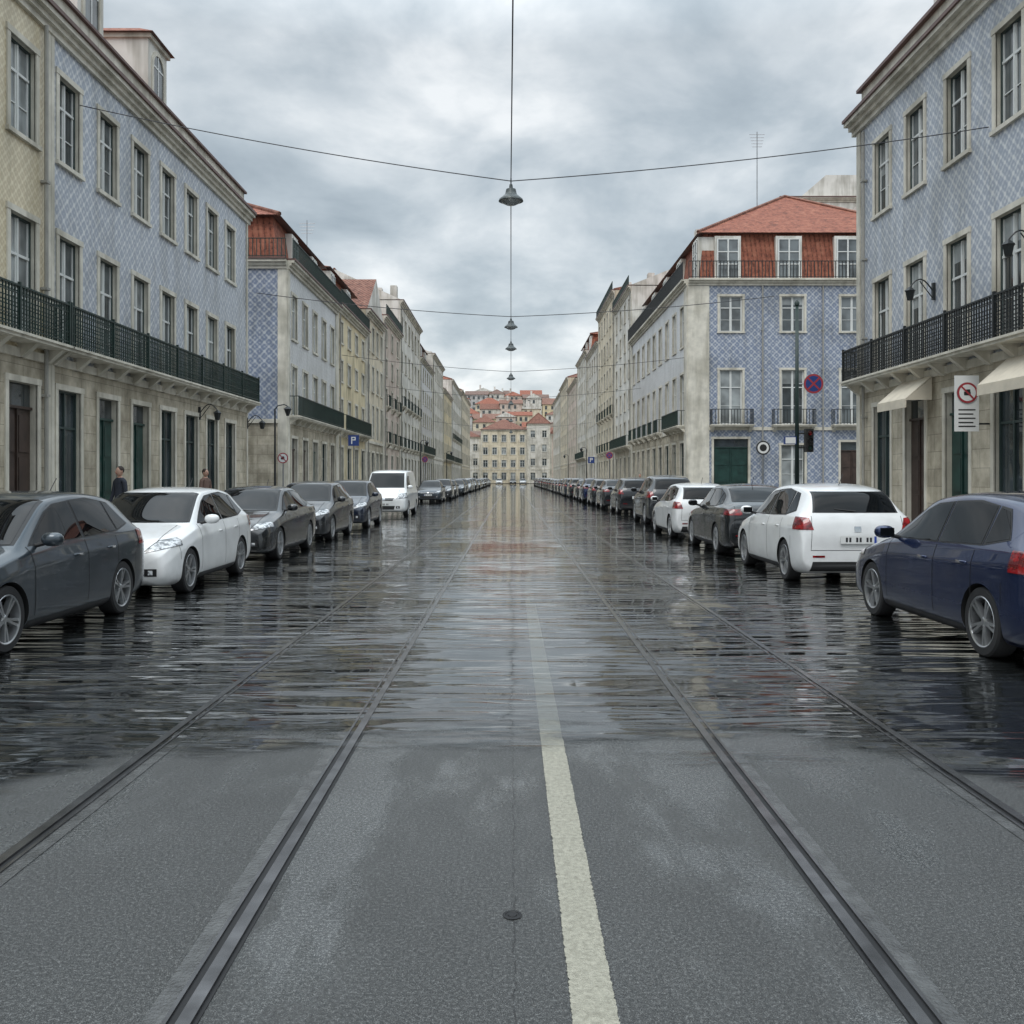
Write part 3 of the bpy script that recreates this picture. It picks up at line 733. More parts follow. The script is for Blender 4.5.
def evalmesh(me,mods):
    o=bpy.data.objects.new('tmp',me); COL.objects.link(o)
    for t,kw in mods:
        md=o.modifiers.new(t,t)
        for k,v in kw.items(): setattr(md,k,v)
    dg=bpy.context.evaluated_depsgraph_get(); dg.update()
    r=bpy.data.meshes.new_from_object(o.evaluated_get(dg)); bpy.data.objects.remove(o); return r
def patch(src,planes,off,mb,mat):
    bm=bmesh.new(); bm.from_mesh(src)
    bm.normal_update()
    for co,no in planes:
        bmesh.ops.bisect_plane(bm,geom=bm.verts[:]+bm.edges[:]+bm.faces[:],plane_co=co,plane_no=no,clear_outer=True)
        if not bm.faces: bm.free(); return
    bm.normal_update()
    k=mb.mi(mat); i=len(mb.v); bm.verts.index_update()
    for v in bm.verts: mb.v.append(tuple(v.co+v.normal*off))
    for f in bm.faces: mb.f.append(tuple(i+v.index for v in f.verts)); mb.m.append(k)
    bm.free()
def poly_planes(pts,ax):
    cx=sum(p[0] for p in pts)/len(pts); cz=sum(p[1] for p in pts)/len(pts); out=[]
    for a,b in zip(pts,pts[1:]+pts[:1]):
        ex,ez=b[0]-a[0],b[1]-a[1]; nx,nz=ez,-ex
        if nx*(cx-a[0])+nz*(cz-a[1])>0: nx,nz=-nx,-nz
        if ax=='y': out.append(((a[0],0,a[1]),(nx,0,nz)))
        else: out.append(((0,a[0],a[1]),(0,nx,nz)))
    return out
def grow(pts,d):
    cx=sum(p[0] for p in pts)/len(pts); cz=sum(p[1] for p in pts)/len(pts); o=[]
    for x,z in pts:
        l=math.hypot(x-cx,z-cz); o.append((x+(x-cx)/l*d*1.5,z+(z-cz)/l*d*1.2))
    return o
XP=lambda x:((x,0,0),(-1,0,0))
XM=lambda x:((x,0,0),(1,0,0))
STY={}
STY['hatch']=dict(st=[(2.04,.27,.46,.53,.62,.50),(2.01,.19,.57,.66,.76,.60),(1.86,.15,.69,.78,.845,.68),(1.4,.14,.79,.885,.875,.73),(1.05,.14,.86,.945,.88,.75),(.92,.14,.88,.99,.88,.73),
 (.28,.14,.91,1.36,.88,.635),(.06,.14,.92,1.435,.88,.62),(-.5,.14,.935,1.475,.88,.61),(-1.1,.14,.955,1.455,.88,.60),(-1.62,.14,.975,1.385,.87,.58),(-1.77,.15,.98,1.29,.865,.58),
 (-1.94,.17,.975,1.04,.84,.68),(-2.01,.20,.86,.93,.82,.70),(-2.05,.26,.62,.72,.80,.70),(-2.03,.30,.48,.52,.74,.64)],
 wb=(1.26,-1.26),wr=.315,
 side=[[(.74,.955),(.20,1.255),(.02,1.32),(-.30,1.36),(-.30,.975)],[(-.37,.975),(-.37,1.365),(-.80,1.37),(-1.12,1.34),(-1.17,1.0)],[(-1.22,1.01),(-1.19,1.33),(-1.34,1.30),(-1.56,1.07)]],
 ws=[(-.69,.975),(.69,.975),(.56,1.385),(-.56,1.385)],wsx=.1,rw=[(-.60,1.05),(.60,1.05),(.52,1.345),(-.52,1.345)],rwx=-1.45,
 seams=(.80,-.335,-1.10),hand=((-.10,.86),(-.92,.88)),hl=[(.47,.60),(.84,.69),(.84,.80),(.62,.76)],tl=[(.64,.80),(.95,.80),(.95,1.0),(.69,.97)],tlx=-1.72,roofz=1.47,
 mir=(.64,.98),fog=.35,rp=(.60,.72),sillx=(.9,-.9))
STY['sedan']=dict(st=[(2.24,.27,.46,.54,.64,.50),(2.21,.19,.57,.67,.78,.60),(2.04,.15,.68,.77,.855,.68),(1.55,.14,.78,.865,.89,.73),(1.15,.14,.845,.925,.895,.75),(1.0,.14,.86,.975,.895,.74),
 (.36,.14,.895,1.33,.895,.635),(.1,.14,.905,1.405,.895,.615),(-.5,.14,.925,1.44,.895,.60),(-1.1,.14,.945,1.40,.895,.59),(-1.55,.14,.96,1.25,.89,.60),(-1.85,.14,.965,1.07,.88,.64),
 (-2.12,.17,.955,1.03,.85,.70),(-2.22,.20,.86,.94,.82,.70),(-2.27,.26,.62,.72,.80,.70),(-2.25,.30,.48,.52,.74,.64)],
 wb=(1.34,-1.34),wr=.32,
 side=[[(.82,.95),(.28,1.225),(.06,1.295),(-.28,1.325),(-.28,.965)],[(-.35,.965),(-.35,1.33),(-.80,1.31),(-1.12,1.25),(-1.17,.985)],[(-1.22,.995),(-1.19,1.24),(-1.35,1.17),(-1.52,1.04)]],
 ws=[(-.69,.95),(.69,.95),(.56,1.355),(-.56,1.355)],wsx=.15,rw=[(-.60,1.08),(.60,1.08),(.52,1.35),(-.52,1.35)],rwx=-1.15,
 seams=(.85,-.315,-1.12),hand=((-.10,.84),(-.92,.86)),hl=[(.50,.60),(.87,.67),(.87,.76),(.60,.73)],tl=[(.52,.82),(.95,.82),(.95,.94),(.52,.93)],tlx=-2.0,roofz=1.43,
 mir=(.70,.97),fog=.35,rp=(.66,.78),sillx=(.95,-.95))
STY['van']=dict(st=[(2.42,.32,.60,.68,.70,.56),(2.38,.24,.74,.84,.84,.66),(2.2,.2,.9,1.0,.90,.74),(1.85,.2,1.03,1.13,.93,.78),(1.7,.2,1.06,1.22,.93,.78),(1.05,.2,1.10,1.78,.94,.76),(.8,.2,1.1,1.90,.94,.76),
 (0,.2,1.1,1.96,.94,.76),(-1.5,.2,1.1,1.96,.94,.76),(-2.25,.22,1.1,1.93,.94,.75),(-2.38,.24,1.1,1.86,.92,.74),(-2.42,.3,1.0,1.5,.90,.74),(-2.42,.34,.7,.9,.85,.76)],
 wb=(1.5,-1.5),wr=.33,side=[[(1.42,1.18),(1.02,1.56),(.82,1.65),(.35,1.68),(.35,1.16)]],
 ws=[(-.74,1.2),(.74,1.2),(.66,1.80),(-.66,1.80)],wsx=.9,rw=[(-.62,1.2),(.62,1.2),(.6,1.68),(-.6,1.68)],rwx=-2.1,
 seams=(1.5,.25,-.9),hand=((.45,1.0),(-.75,1.0)),hl=[(.52,.74),(.9,.78),(.9,.98),(.66,.94)],tl=[(.80,.8),(.98,.8),(.98,1.3),(.80,1.3)],tlx=-2.2,roofz=1.96,mir=(1.32,1.2),fog=.4,rp=(.6,.72),sillx=(1.1,-1.1))
def build_style(k):
    s=STY[k]
    body=evalmesh(loft(s['st']),[('SUBSURF',dict(levels=3,render_levels=3))])
    front=s['st'][0][0]; rear=s['st'][-1][0]; src=body
    wi=MB(); tr=MB(); li=MB()
    for p in s['side']:
        patch(src,poly_planes(grow(p,.02),'y'),.0025,tr,'cplastic'); patch(src,poly_planes(p,'y'),.005,wi,'cglass')
    for p,pl in ((s['ws'],XP(s['wsx'])),(s['rw'],XM(s['rwx']))):
        patch(src,poly_planes(grow(p,.02),'x')+[pl],.0025,tr,'cplastic'); patch(src,poly_planes(p,'x')+[pl],.005,wi,'cglass')
    for x in s['seams']:
        patch(src,poly_planes([(x-.005,.28),(x+.005,.28),(x+.005,s['side'][0][0][1]-.01),(x-.005,s['side'][0][0][1]-.01)],'y'),.0018,tr,'seam')
    for x in (front-.40,rear+.42):
        patch(src,poly_planes([(x-.004,.50),(x+.004,.50),(x+.004,.70),(x-.004,.70)],'y'),.0018,tr,'seam')
    for sg in (1,-1):
        patch(src,poly_planes([(sg*a,b) for a,b in s['hl']],'x')+[XP(front-.48)],.005,li,'lamp_w')
        patch(src,poly_planes([(sg*a,b) for a,b in grow(s['hl'],.012)],'x')+[XP(front-.5)],.0025,tr,'cplastic')
        patch(src,poly_planes([(sg*a,b) for a,b in s['tl']],'x')+[XM(s['tlx'])],.006,li,'lamp_r')
        patch(src,poly_planes([(sg*.50,s['fog']-.05),(sg*.66,s['fog']-.05),(sg*.66,s['fog']+.05),(sg*.50,s['fog']+.05)],'x')+[XP(front-.5)],.004,tr,'cplastic')
        patch(src,poly_planes([(sg*.55,s['fog']-.03),(sg*.61,s['fog']-.03),(sg*.61,s['fog']+.03),(sg*.55,s['fog']+.03)],'x')+[XP(front-.5)],.008,li,'lamp_w')
        patch(src,poly_planes([(sg*.48,.40),(sg*.66,.40),(sg*.66,.43),(sg*.48,.43)],'x')+[XM(rear+.6)],.006,li,'lamp_r')
    z=s['fog']
    patch(src,poly_planes([(-.42,z-.09),(.42,z-.09),(.46,z+.06),(-.46,z+.06)],'x')+[XP(front-.5)],.003,tr,'cplastic')
    hz_=s['hl'][0][1]
    patch(src,poly_planes([(-.36,hz_-.07),(.36,hz_-.07),(.42,hz_+.03),(-.42,hz_+.03)],'x')+[XP(front-.5)],.003,tr,'cplastic')
    patch(src,poly_planes([(-.40,hz_-.015),(.40,hz_-.015),(.40,hz_+.0),(-.40,hz_+.0)],'x')+[XP(front-.5)],.008,tr,'chrome')
    patch(src,poly_planes([(-.055,hz_-.06),(.055,hz_-.06),(.055,hz_+.04),(-.055,hz_+.04)],'x')+[XP(front-.5)],.012,tr,'chrome')
    patch(src,poly_planes([(-.7,.20),(.7,.20),(.66,.34),(-.66,.34)],'x')+[XM(rear+.4)],.003,tr,'cplastic')
    zz=s['rp'][0]-.1
    patch(src,poly_planes([(-.68,zz),(.68,zz),(.68,zz+.008),(-.68,zz+.008)],'x')+[XM(rear+.3)],.002,tr,'seam')
    for sg in (1,-1): patch(src,poly_planes([(sg*.68,zz),(sg*.687,zz),(sg*.66,1.0),(sg*.653,1.0)],'x')+[XM(rear+.3)],.0022,tr,'seam')
    patch(src,poly_planes([(-.05,zz+.27),(.05,zz+.27),(.05,zz+.35),(-.05,zz+.35)],'x')+[XM(rear+.3)],.008,tr,'chrome')
    patch(src,poly_planes([(s['sillx'][0],.13),(s['sillx'][0],.24),(s['sillx'][1],.24),(s['sillx'][1],.13)],'y'),.004,tr,'cplastic')
    for sg in (1,-1):
        patch(src,[((0,sg*.60,0),(0,sg,0)),((0,sg*.592,0),(0,-sg,0)),XP(s['wsx']+.95),((0,0,.6),(0,0,-1)),XM(front-.14)],.0018,tr,'seam')
    I=frame((0,0),(1,0),(0,1))
    for x,zc,sg in ((front-.01,s['fog']+.12,1),(rear-.035,sum(s['rp'])/2,-1)):
        x0,x1=sorted((x,x+sg*.014))
        tr.box(I,x0,x1,-.26,.26,zc-.055,zc+.055,'plate')
        tr.box(I,*sorted((x,x-sg*.05)),-.24,.24,zc-.05,zc+.05,'cplastic')
        xa,xb=sorted((x+sg*.014,x+sg*.016))
        tr.box(I,xa,xb,-.258,-.225,zc-.05,zc+.05,'eu'); 
        for q in range(8):
            if q in(2,5): continue
            yy=-.19+q*.05; tr.box(I,xa,xb,yy,yy+.03,zc-.033,zc+.033,'platetxt')
    pb=MB()
    wmx=max(q[4] for q in s['st'])
    for hx,hz2 in s['hand']:
        for sg in (1,-1):
            pb.box(I,hx-.09,hx+.09,*sorted((sg*(wmx*.96),sg*(wmx*.96+.035))),hz2-.06-.013,hz2-.06+.013,'paintslot')
    for sg in (1,-1):
        T=Matrix.Translation((s['mir'][0],sg*.96,s['mir'][1]+.03))@Matrix.Diagonal((.075,.11,.07,1))
        pr=[(math.sin(math.pi*i/8)**.7 if 0<i<8 else 0,-math.cos(math.pi*i/8)) for i in range(9)]
        pb.lathe(pr,'paintslot',14,T,axis='z')
        tr.box(I,s['mir'][0]-.076,s['mir'][0]-.066,*sorted((sg*.88,sg*1.03)),s['mir'][1]-.015,s['mir'][1]+.075,'cglass')
        tr.tube((s['mir'][0],sg*.76,s['mir'][1]-.04),(s['mir'][0],sg*.92,s['mir'][1]),.022,'cplastic')
    rz=s['roofz']
    tr.tube((s['rwx']+.25,0,rz-.05),(s['rwx']+.05,0,rz+.14),.006,'cplastic',6)
    wb0=s['wsx']+.78
    for y0 in (.1,-.45): tr.tube((wb0,y0+.35,s['ws'][0][1]+.02),(wb0-.12,y0-.15,s['ws'][0][1]+.085),.009,'cplastic',5)
    if k=='hatch': tr.tube((s['rwx']-.50,.0,s['rw'][0][1]+.02),(s['rwx']-.46,.3,s['rw'][0][1]+.05),.009,'cplastic',5)
    cut=MB()
    for wx in s['wb']:
        for sg in (1,-1):
            cut.lathe([(s['wr']+.03,.50*sg),(s['wr']+.03,1.2*sg)],'seam',48,Matrix.Translation((wx,0,s['wr']-.005)),axis='y',caps=True)
    cme=cut.mesh('cut'); body.materials.clear(); body.materials.append(PAINT['grey']); 
    co=bpy.data.objects.new('cutter',cme); COL.objects.link(co)
    body.materials.append(M['seam'])
    b2=evalmesh(body,[('BOOLEAN',dict(object=co,operation='DIFFERENCE',solver='EXACT',material_mode='TRANSFER'))])
    bpy.data.objects.remove(co)
    b2.polygons.foreach_set('use_smooth',[True]*len(b2.polygons))
    try: b2.set_sharp_from_angle(angle=math.radians(40))
    except Exception as e: print(e)
    wm=MB(); r=s['wr']
    wm.lathe([(r*.70,-.10),(r*.9,-.105),(r*.985,-.085),(r,-.05),(r,.05),(r*.985,.085),(r*.93,.102),(r*.74,.102),(r*.72,.085),(r*.70,.04)],'tyre',40,axis='y')
    wm.lathe([(r*.735,.098),(r*.72,.103),(r*.68,.095),(r*.665,.03),(r*.65,-.06)],'rim',40,axis='y')
    wm.lathe([(.0,.01),(r*.66,.01)],'seam',24,axis='y')
    wm.lathe([(.0,.085),(.03,.085),(.05,.07),(.055,.02)],'rim',16,axis='y')
    ns=5 if k!='sedan' else 7
    for q in range(ns):
        for da in ((-.13,.13) if ns==5 else (0,)):
            T=Matrix.Rotation(2*math.pi*q/ns+da,4,'Y')
            w0,w1=.014,.017 if ns==5 else .024
            pts=[(.03,.03,-w0),(r*.70,.05,-w1),(r*.70,.05,w1),(.03,.03,w0),(.03,.08,-w0*.8),(r*.70,.092,-w1*.8),(r*.70,.092,w1*.8),(.03,.08,w0*.8)]
            wm.hexa([T@Vector(p) for p in pts],'rim')
    wme=wm.mesh('wheel',smooth=True)
    try: wme.set_sharp_from_angle(angle=math.radians(35))
    except: pass
    wi_m=wi.mesh('windows',True,False); tr_m=tr.mesh('trim',False,False); li_m=li.mesh('lights',True,False)
    pb.mats=[PAINT['grey'] if m=='paintslot' else m for m in pb.mats]
    return dict(body=b2,windows=wi_m,trim=tr_m,lights=li_m,wheel=wme,pb=pb,s=s,cache={},wy=wmx-.125)
SM={k:build_style(k) for k in STY}
def car(style,col,x,y,face,sc=(1,1,1),name='parked_car',dr=0):
    t=SM[style]; e=empty(name,(x,y,.0),(math.pi/2 if face>0 else -math.pi/2)+dr,sc)
    def add(n,me):
        o=bpy.data.objects.new(n,me); COL.objects.link(o); o.parent=e; return o
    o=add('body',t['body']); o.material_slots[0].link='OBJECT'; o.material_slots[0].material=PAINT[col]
    add('windows',t['windows']); add('trim',t['trim']); add('lights',t['lights'])
    if col not in t['cache']:
        pb=t['pb']; q=MB(); q.v=pb.v; q.f=pb.f; q.m=pb.m; q.mats=[PAINT[col] if (not isinstance(m,str)) else m for m in pb.mats]
        t['cache'][col]=q.mesh('mirrors',True)
    add('mirrors',t['cache'][col])
    i=0
    for wx in t['s']['wb']:
        for sg in (1,-1):
            i+=1; w=add('wheel_%d'%i,t['wheel']); w.location=(wx,sg*t['wy'],t['s']['wr']-.003)
            w.rotation_euler=(0,R.uniform(0,6.2),0 if sg>0 else math.pi)
car('hatch','grey',-5.45,9.75,-1,(1,1,.99))
car('hatch','white',-5.36,14.3,-1,(1,1.0,.99),dr=.01)
car('sedan','black',-5.42,19.7,-1)
car('hatch','dark',-5.45,25.3,-1,(1.03,1.0,1.03))
car('hatch','blue',-5.45,31.4,-1,(1,1,1.05))
car('van','white',-5.2,40.4,-1,name='parked_van')
car('hatch','navy',5.07,9.6,1)
car('hatch','white',5.17,15.9,1,(1,1.02,1.03))
car('sedan','black',5.2,21.0,1,(.98,1,1.03))
car('hatch','white',5.1,26.2,1,(1.03,1,1.0))
car('hatch','dark',5.55,33.8,1,(1.05,1.04,1.16))
y=57
for i in range(20):
    y+=R.uniform(6,8.5)
    if i!=3: car(R.choice(['hatch','sedan']),R.choice(['dark','silver','black','dark','blue','grey']),-5.4+R.uniform(-.1,.1),y,-1,(1,1,R.uniform(1,1.1)))
y=36
for i in range(24):
    y+=R.uniform(5.8,7.2)
    car(R.choice(['hatch','hatch','sedan']),R.choice(['dark','navy','black','dark','blue','grey','dark']),5.6+R.uniform(-.1,.1),y,1,(1,1,R.uniform(1,1.14)))
for x,yy,c in ((-3,236,'white'),(.5,240,'dark'),(3,233,'silver')): car('hatch',c,x,yy,-1,name='car')

# ---------------------------------------------------------------- overhead wires & lamps
def cat(a,b,sag,n=16):
    a=Vector(a);b=Vector(b); return [tuple(a.lerp(b,i/n)-Vector((0,0,sag*4*(i/n)*(1-i/n)))) for i in range(n+1)]
M['lampgrey']=plain('lamp_housing',(.07,.08,.08),.4,.4)
ly=[21.3,39.2,45.8,59.5,80,104,130]
for i,yy in enumerate(ly):
    mb=MB(); z=8.0
    T=Matrix.Translation((.0,yy,z-.12))
    mb.lathe([(.0,.44),(.035,.44),(.045,.36),(.11,.33),(.13,.24),(.15,.20),(.27,.10),(.285,.06),(.26,.055),(.24,.07)],'lampgrey',28,T)
    mb.lathe([(.24,.065),(.20,.02),(.12,-.02),(0,-.035)],'glass_c',24,T)
    mb.tube((0,yy,z+.30),(0,yy,z+.46),.015,'cable',6)
    single('hanging_street_lamp',mb,smooth=False)
    w=MB(); dl=2.4 if i==0 else 1.0
    if i in (0,1,3,4,6):
        w.path(cat((XL,yy+dl,11.1 if i==0 else 9.6),(0,yy,z+.40),.12),.012 if i==0 else .015,'cable',5)
        w.path(cat((0,yy,z+.40),(XR,yy+.7,9.9 if i==0 else 9.4),.12),.012 if i==0 else .015,'cable',5)
        single('span_wire',w)
w=MB(); prev=(.12,-14,8.6)
for yy in ly: w.path(cat(prev,(0,yy,8.40),.12,10),.012,'cable',5); prev=(0,yy,8.40)
single('overhead_cable',w)

# ---------------------------------------------------------------- signs
def flat_disc(mb,c,r,n,mat,d,seg=32):
    pts=[]
    for j in range(seg):
        t=2*math.pi*j/seg; pts.append((c[0]+r*math.cos(t),c[1]-d,c[2]+r*math.sin(t)))
    mb.poly(pts,mat)
M['s_white']=plain('sign_white',(.74,.74,.72),.45,var=.03); M['s_red']=plain('sign_red',(.36,.04,.05),.45,var=.05); M['s_blue']=plain('sign_blue',(.02,.05,.20),.45,var=.05); M['s_black']=plain('sign_black',(.02,.02,.02),.5)
def roundsign(mb,c,r,kind):
    mb.lathe([(r,0),(r,.02)],'steel',32,Matrix.Translation(c),axis='y',caps=True)
    flat_disc(mb,c,r*.99,0,'s_red' if kind!='info' else 's_black',.003)
    flat_disc(mb,c,r*.8,0,'s_blue' if kind=='nostop' else 's_white',.006)
    if kind=='nostop':
        for a in (math.pi/4,-math.pi/4):
            ca,sa=math.cos(a),math.sin(a); l,wd=r*.8,r*.09
            mb.poly([(c[0]+p*ca-q*sa,c[1]-.009-(.002 if a>0 else 0),c[2]+p*sa+q*ca) for p,q in ((-l,-wd),(l,-wd),(l,wd),(-l,wd))],'s_red')
    if kind=='info': flat_disc(mb,c,r*.5,0,'s_black',.009)
    if kind=='ban':
        I=lambda u,d,z:(c[0]+u,c[1]-.009-d,c[2]+z)
        mb.box(I,-r*.35,r*.3,0,.002,-r*.25,r*.1,'s_black'); mb.box(I,-r*.15,r*.25,0,.0025,r*.1,r*.32,'s_black')
        a=-math.pi/4; ca,sa=math.cos(a),math.sin(a); l,wd=r*.85,r*.08
        mb.poly([(c[0]+p*ca-q*sa,c[1]-.014,c[2]+p*sa+q*ca) for p,q in ((-l,-wd),(l,-wd),(l,wd),(-l,wd))],'s_red')
mb=MB(); cx,cy,cz=10.76,21.95,3.36
mb.box(W,cx-.285,cx+.285,cy,cy+.03,cz-.66,cz+.66,'s_white')
roundsign(mb,(cx,cy-.025,cz+.25),.245,'ban')
for k,zz in enumerate((-.15,-.25,-.35,-.45,-.54)):
    mb.box(W,cx-.2,cx+.2-.05*(k%2),cy-.006,cy,cz+zz-.015,cz+zz+.015,'s_black')
mb.box(W,cx+.285,XR,cy+.005,cy+.025,cz+.45,cz+.49,'ironb'); mb.box(W,cx+.285,XR,cy+.005,cy+.025,cz-.5,cz-.46,'ironb')
single('no_parking_sign',mb)
e=empty('traffic_light_post',(11.07,36,0))
mb=MB(); mb.tube((11.07,36,0),(11.07,36,1.2),.13,'iron',12,.1); mb.tube((11.07,36,1.2),(11.07,36,8.3),.085,'iron',12,.06); mb.lathe([(.09,0),(.1,.1),(.02,.22)],'iron',12,Matrix.Translation((11.07,36,8.28)))
child_world('post',mb.mesh('post',True),e)
mb=MB(); roundsign(mb,(11.68,35.9,5.24),.38,'nostop'); mb.tube((11.07,36,5.24),(11.7,35.94,5.24),.025,'steel'); child_world('sign',mb.mesh('sign'),e)
mb=MB()
mb.box(W,11.35,11.65,35.8,36.05,2.6,3.5,'s_black'); mb.box(W,11.1,11.35,35.95,36.0,2.75,2.8,'s_black'); mb.box(W,11.1,11.35,35.95,36.0,3.3,3.35,'s_black')
for zz,m in ((3.33,'lamp_r'),(3.05,'s_black'),(2.77,'door_g')):
    mb.lathe([(.09,-.002),(.1,-.1)],'s_black',14,Matrix.Translation((11.5,35.8,zz)),axis='y'); flat_disc(mb,(11.5,35.8,zz),.085,0,m,.004,16)
child_world('signal_head',mb.mesh('signal_head'),e)
mb=MB(); mb.box(W,10.55,11.0,35.85,36.0,2.9,3.2,'s_blue'); mb.box(W,10.58,10.97,35.84,35.85,2.93,3.17,'s_white'); child_world('name_plate',mb.mesh('name_plate'),e)
def signpost(x,y,h,kind,r=.3,name='traffic_sign'):
    mb=MB(); mb.tube((x,y+.05,0),(x,y+.05,h+r),.03,'steel')
    if kind=='park':
        mb.box(W,x-.3,x+.3,y-.01,y+.02,h-.3,h+.3,'s_blue'); I=frame((x,y),(1,0),(0,1))
        mb.box(I,-.13,-.07,-.016,-.01,h-.2,h+.2,'s_white'); mb.box(I,-.07,.12,-.016,-.01,h+.14,h+.2,'s_white'); mb.box(I,-.07,.12,-.016,-.01,h,h+.06,'s_white'); mb.box(I,.06,.12,-.016,-.01,h+.06,h+.14,'s_white')
    else: roundsign(mb,(x,y,h),r,kind)
    single(name,mb)
signpost(9.6,35.4,2.75,'info',.27); signpost(-10.3,42.0,2.5,'ban',.24)
signpost(-8.8,52,3.7,'park',.24); signpost(-7.4,80,3.2,'nostop',.26); signpost(7.4,70,3.3,'nostop',.26); signpost(7.6,88,3.3,'park',.24)
for x,y in ((-10.2,40.2),(-7.6,78),(-7.6,110),(7.8,96),(7.8,126)):
    mb=MB(); s=1 if x<0 else -1
    mb.tube((x,y,.1),(x,y,.9),.11,'ironb',10,.08); mb.tube((x,y,.9),(x,y,4.6),.05,'ironb',10,.035)
    mb.path([(x,y,4.55),(x+s*.12,y,4.72),(x+s*.4,y,4.78),(x+s*.55,y,4.7)],.025,'ironb')
    mb.lathe([(.06,0),(.15,.28),(.19,.30),(.04,.42)],'ironb',6,Matrix.Translation((x+s*.55,y,4.28)),caps=True)
    single('street_lamp',mb)

# ---------------------------------------------------------------- people
M['skin']=plain('skin',(.45,.27,.2),.55,var=.05); M['hair']=plain('hair',(.03,.02,.015),.7); M['coat']=plain('dark_coat',(.03,.035,.05),.85); M['coat2']=plain('brown_coat',(.16,.10,.08),.85); M['jeans']=plain('jeans',(.05,.06,.10),.85)
def person(x,y,rot,coat):
    e=empty('pedestrian',(x,y,.115),rot)
    V=[(0,0,.93,.14,.11),(0,0,1.12,.13,.10),(0,0,1.33,.16,.11),(0,0,1.45,.09,.08),(0,0,1.53,.055,.055),
       (.17,0,1.40,.065,.065),(.22,.02,1.13,.05,.05),(.23,.1,.90,.037,.037),(.22,.13,.82,.035,.025),
       (-.17,0,1.40,.065,.065),(-.22,0,1.13,.05,.05),(-.22,.06,.88,.037,.037),(-.21,.09,.80,.035,.025),
       (.09,0,.86,.10,.10),(.10,.06,.48,.065,.065),(.10,-.02,.08,.045,.05),(.11,.12,.045,.04,.035),
       (-.09,0,.86,.10,.10),(-.10,.0,.48,.065,.065),(-.10,-.1,.08,.045,.05),(-.11,.04,.045,.04,.035)]
    E=[(0,1),(1,2),(2,3),(3,4),(3,5),(5,6),(6,7),(7,8),(3,9),(9,10),(10,11),(11,12),(0,13),(13,14),(14,15),(15,16),(0,17),(17,18),(18,19),(19,20)]
    me=bpy.data.meshes.new('b'); me.from_pydata([v[:3] for v in V],E,[])
    o=bpy.data.objects.new('tmpb',me); COL.objects.link(o)
    o.modifiers.new('s','SKIN'); 
    for i,v in enumerate(V):
        sv=me.skin_vertices[0].data[i]; sv.radius=(v[3],v[4]); sv.use_root=(i==0)
    ss=o.modifiers.new('u','SUBSURF'); ss.levels=2
    dg=bpy.context.evaluated_depsgraph_get(); dg.update(); bm_=bpy.data.meshes.new_from_object(o.evaluated_get(dg)); bpy.data.objects.remove(o)
    bm_.materials.clear()
    for k in (coat,'jeans','skin','s_black'): bm_.materials.append(M[k])
    for p in bm_.polygons:
        c=p.center; p.material_index=3 if c.z<.1 else 1 if c.z<.84 and abs(c.x)<.19 else 2 if (c.z>1.5 or (abs(c.x)>.19 and c.z<.87)) else 0; p.use_smooth=True
    q=bpy.data.objects.new('body',bm_); COL.objects.link(q); q.parent=e
    h=MB(); pr=[(math.sin(math.pi*i/12),-math.cos(math.pi*i/12)) for i in range(13)]
    h.lathe(pr,'skin',20,Matrix.Translation((0,.015,1.64))@Matrix.Diagonal((.075,.095,.12,1)))
    h.lathe(pr,'hair',20,Matrix.Translation((0,-.012,1.68))@Matrix.Diagonal((.082,.096,.10,1)))
    h.lathe(pr,'skin',8,Matrix.Translation((0,.115,1.63))@Matrix.Diagonal((.013,.02,.028,1)))
    for s in (1,-1):
        h.lathe(pr,'skin',8,Matrix.Translation((s*.077,.0,1.64))@Matrix.Diagonal((.01,.018,.03,1)))
        h.lathe(pr,'s_black',8,Matrix.Translation((s*.03,.098,1.65))@Matrix.Diagonal((.011,.008,.007,1)))
    h.lathe(pr,'s_red',8,Matrix.Translation((0,.10,1.585))@Matrix.Diagonal((.024,.008,.006,1)))
    q=bpy.data.objects.new('head',h.mesh('head',True)); COL.objects.link(q); q.parent=e
    f=MB()
    for bx,by,bz,s in ((.22,.13,.82,1),(-.21,.09,.80,-1)):
        for k,l in enumerate((.06,.07,.075,.065)):
            yy=by-.028+k*.018; f.tube((bx,yy,bz-.01),(bx-s*.008,yy,bz-.03-l*.5),.009,'skin',6); f.tube((bx-s*.008,yy,bz-.03-l*.5),(bx-s*.025,yy,bz-.03-l),.0085,'skin',6,.006)
        f.tube((bx,by+.03,bz+.01),(bx-s*.015,by+.055,bz-.04),.010,'skin',6,.008)
    q=bpy.data.objects.new('fingers',f.mesh('fingers',True)); COL.objects.link(q); q.parent=e
person(-9.5,22.6,2.6,'coat'); person(-9.4,28.6,-2.0,'coat2'); person(8.6,62,3.0,'coat2')

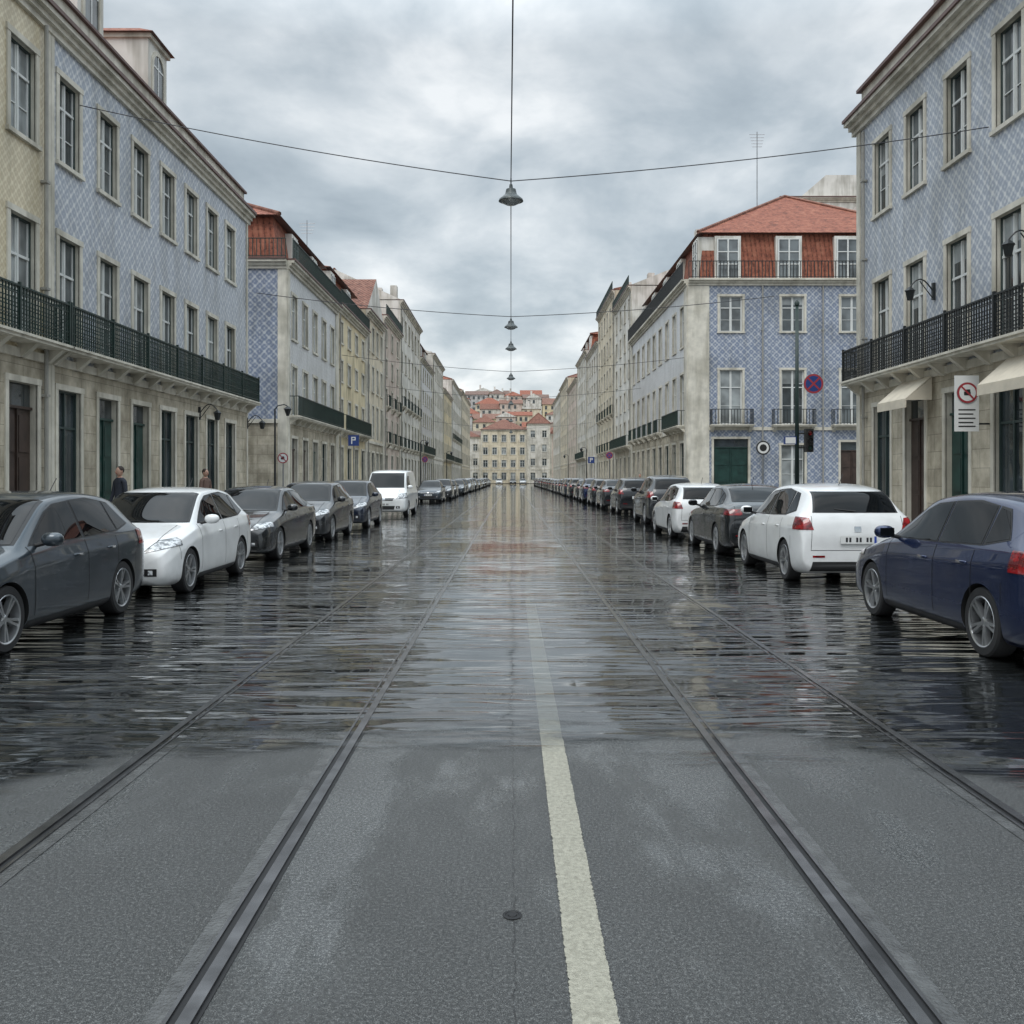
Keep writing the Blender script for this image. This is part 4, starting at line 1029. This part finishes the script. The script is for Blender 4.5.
# ---------------------------------------------------------------- world, sun, camera
wd=bpy.data.worlds.new('World'); S.world=wd; wd.use_nodes=True; nt=wd.node_tree
bg=nt.nodes['Background']
sky=nt.nodes.new('ShaderNodeTexSky'); sky.sky_type='NISHITA'; sky.sun_disc=False
EL,RO=55,200
sky.sun_elevation=math.radians(EL); sky.sun_rotation=math.radians(RO); sky.dust_density=3
tc=nt.nodes.new('ShaderNodeTexCoord'); sp=nt.nodes.new('ShaderNodeSeparateXYZ'); nt.links.new(tc.outputs['Generated'],sp.inputs[0])
zz=math_n(nt,'ADD',math_n(nt,'MAXIMUM',sp.outputs[2],0),.34)
cx=math_n(nt,'DIVIDE',sp.outputs[0],zz); cy=math_n(nt,'DIVIDE',sp.outputs[1],zz)
cb=nt.nodes.new('ShaderNodeCombineXYZ'); nt.links.new(cx,cb.inputs[0]); nt.links.new(cy,cb.inputs[1])
n1=noise(nt,cb.outputs[0],2.9,6,.55,.2)
mp=nt.nodes.new('ShaderNodeMapping'); mp.inputs['Location'].default_value=(3.3,1.7,0); nt.links.new(cb.outputs[0],mp.inputs[0])
n2=noise(nt,mp.outputs[0],1.1,2,.5)
nn=math_n(nt,'ADD',math_n(nt,'MULTIPLY',n1,.6),math_n(nt,'MULTIPLY',n2,.4))
cc=ramp(nt,nn,[(.37,(.28,.335,.375)),(.47,(.42,.48,.52)),(.55,(.60,.65,.68)),(.62,(.83,.86,.87))])
zf=ramp(nt,sp.outputs[2],[(.0,(1.2,1.18,1.15)),(.42,(1,1,1)),(.62,(2.6,2.6,2.6)),(1.0,(4.0,4.0,4.0))])
cc=mixc(nt,1,cc,zf,'MULTIPLY')
sc=nt.nodes.new('ShaderNodeVectorMath'); sc.operation='SCALE'; sc.inputs['Scale'].default_value=.02; nt.links.new(sky.outputs[0],sc.inputs[0])
ad=nt.nodes.new('ShaderNodeVectorMath'); ad.operation='ADD'; nt.links.new(cc,ad.inputs[0]); nt.links.new(sc.outputs[0],ad.inputs[1])
nt.links.new(ad.outputs[0],bg.inputs['Color']); bg.inputs['Strength'].default_value=1.0
sl=bpy.data.lights.new('sun','SUN'); sl.energy=1.0; sl.angle=math.radians(30); sl.color=(1,.97,.93)
so=bpy.data.objects.new('sun',sl); COL.objects.link(so)
az=math.radians(RO); dirv=Vector((math.sin(az)*math.cos(math.radians(EL)),math.cos(az)*math.cos(math.radians(EL)),math.sin(math.radians(EL))))
so.rotation_euler=dirv.to_track_quat('Z','Y').to_euler()
cd=bpy.data.cameras.new('camera'); cam=bpy.data.objects.new('camera',cd); COL.objects.link(cam); S.camera=cam
cam.location=(0,0,1.6); cam.rotation_euler=(math.pi/2,0,0); cd.sensor_width=36; cd.lens=32.7; cd.shift_y=-.0332; cd.shift_x=.001
cd.clip_start=.05; cd.clip_end=6000
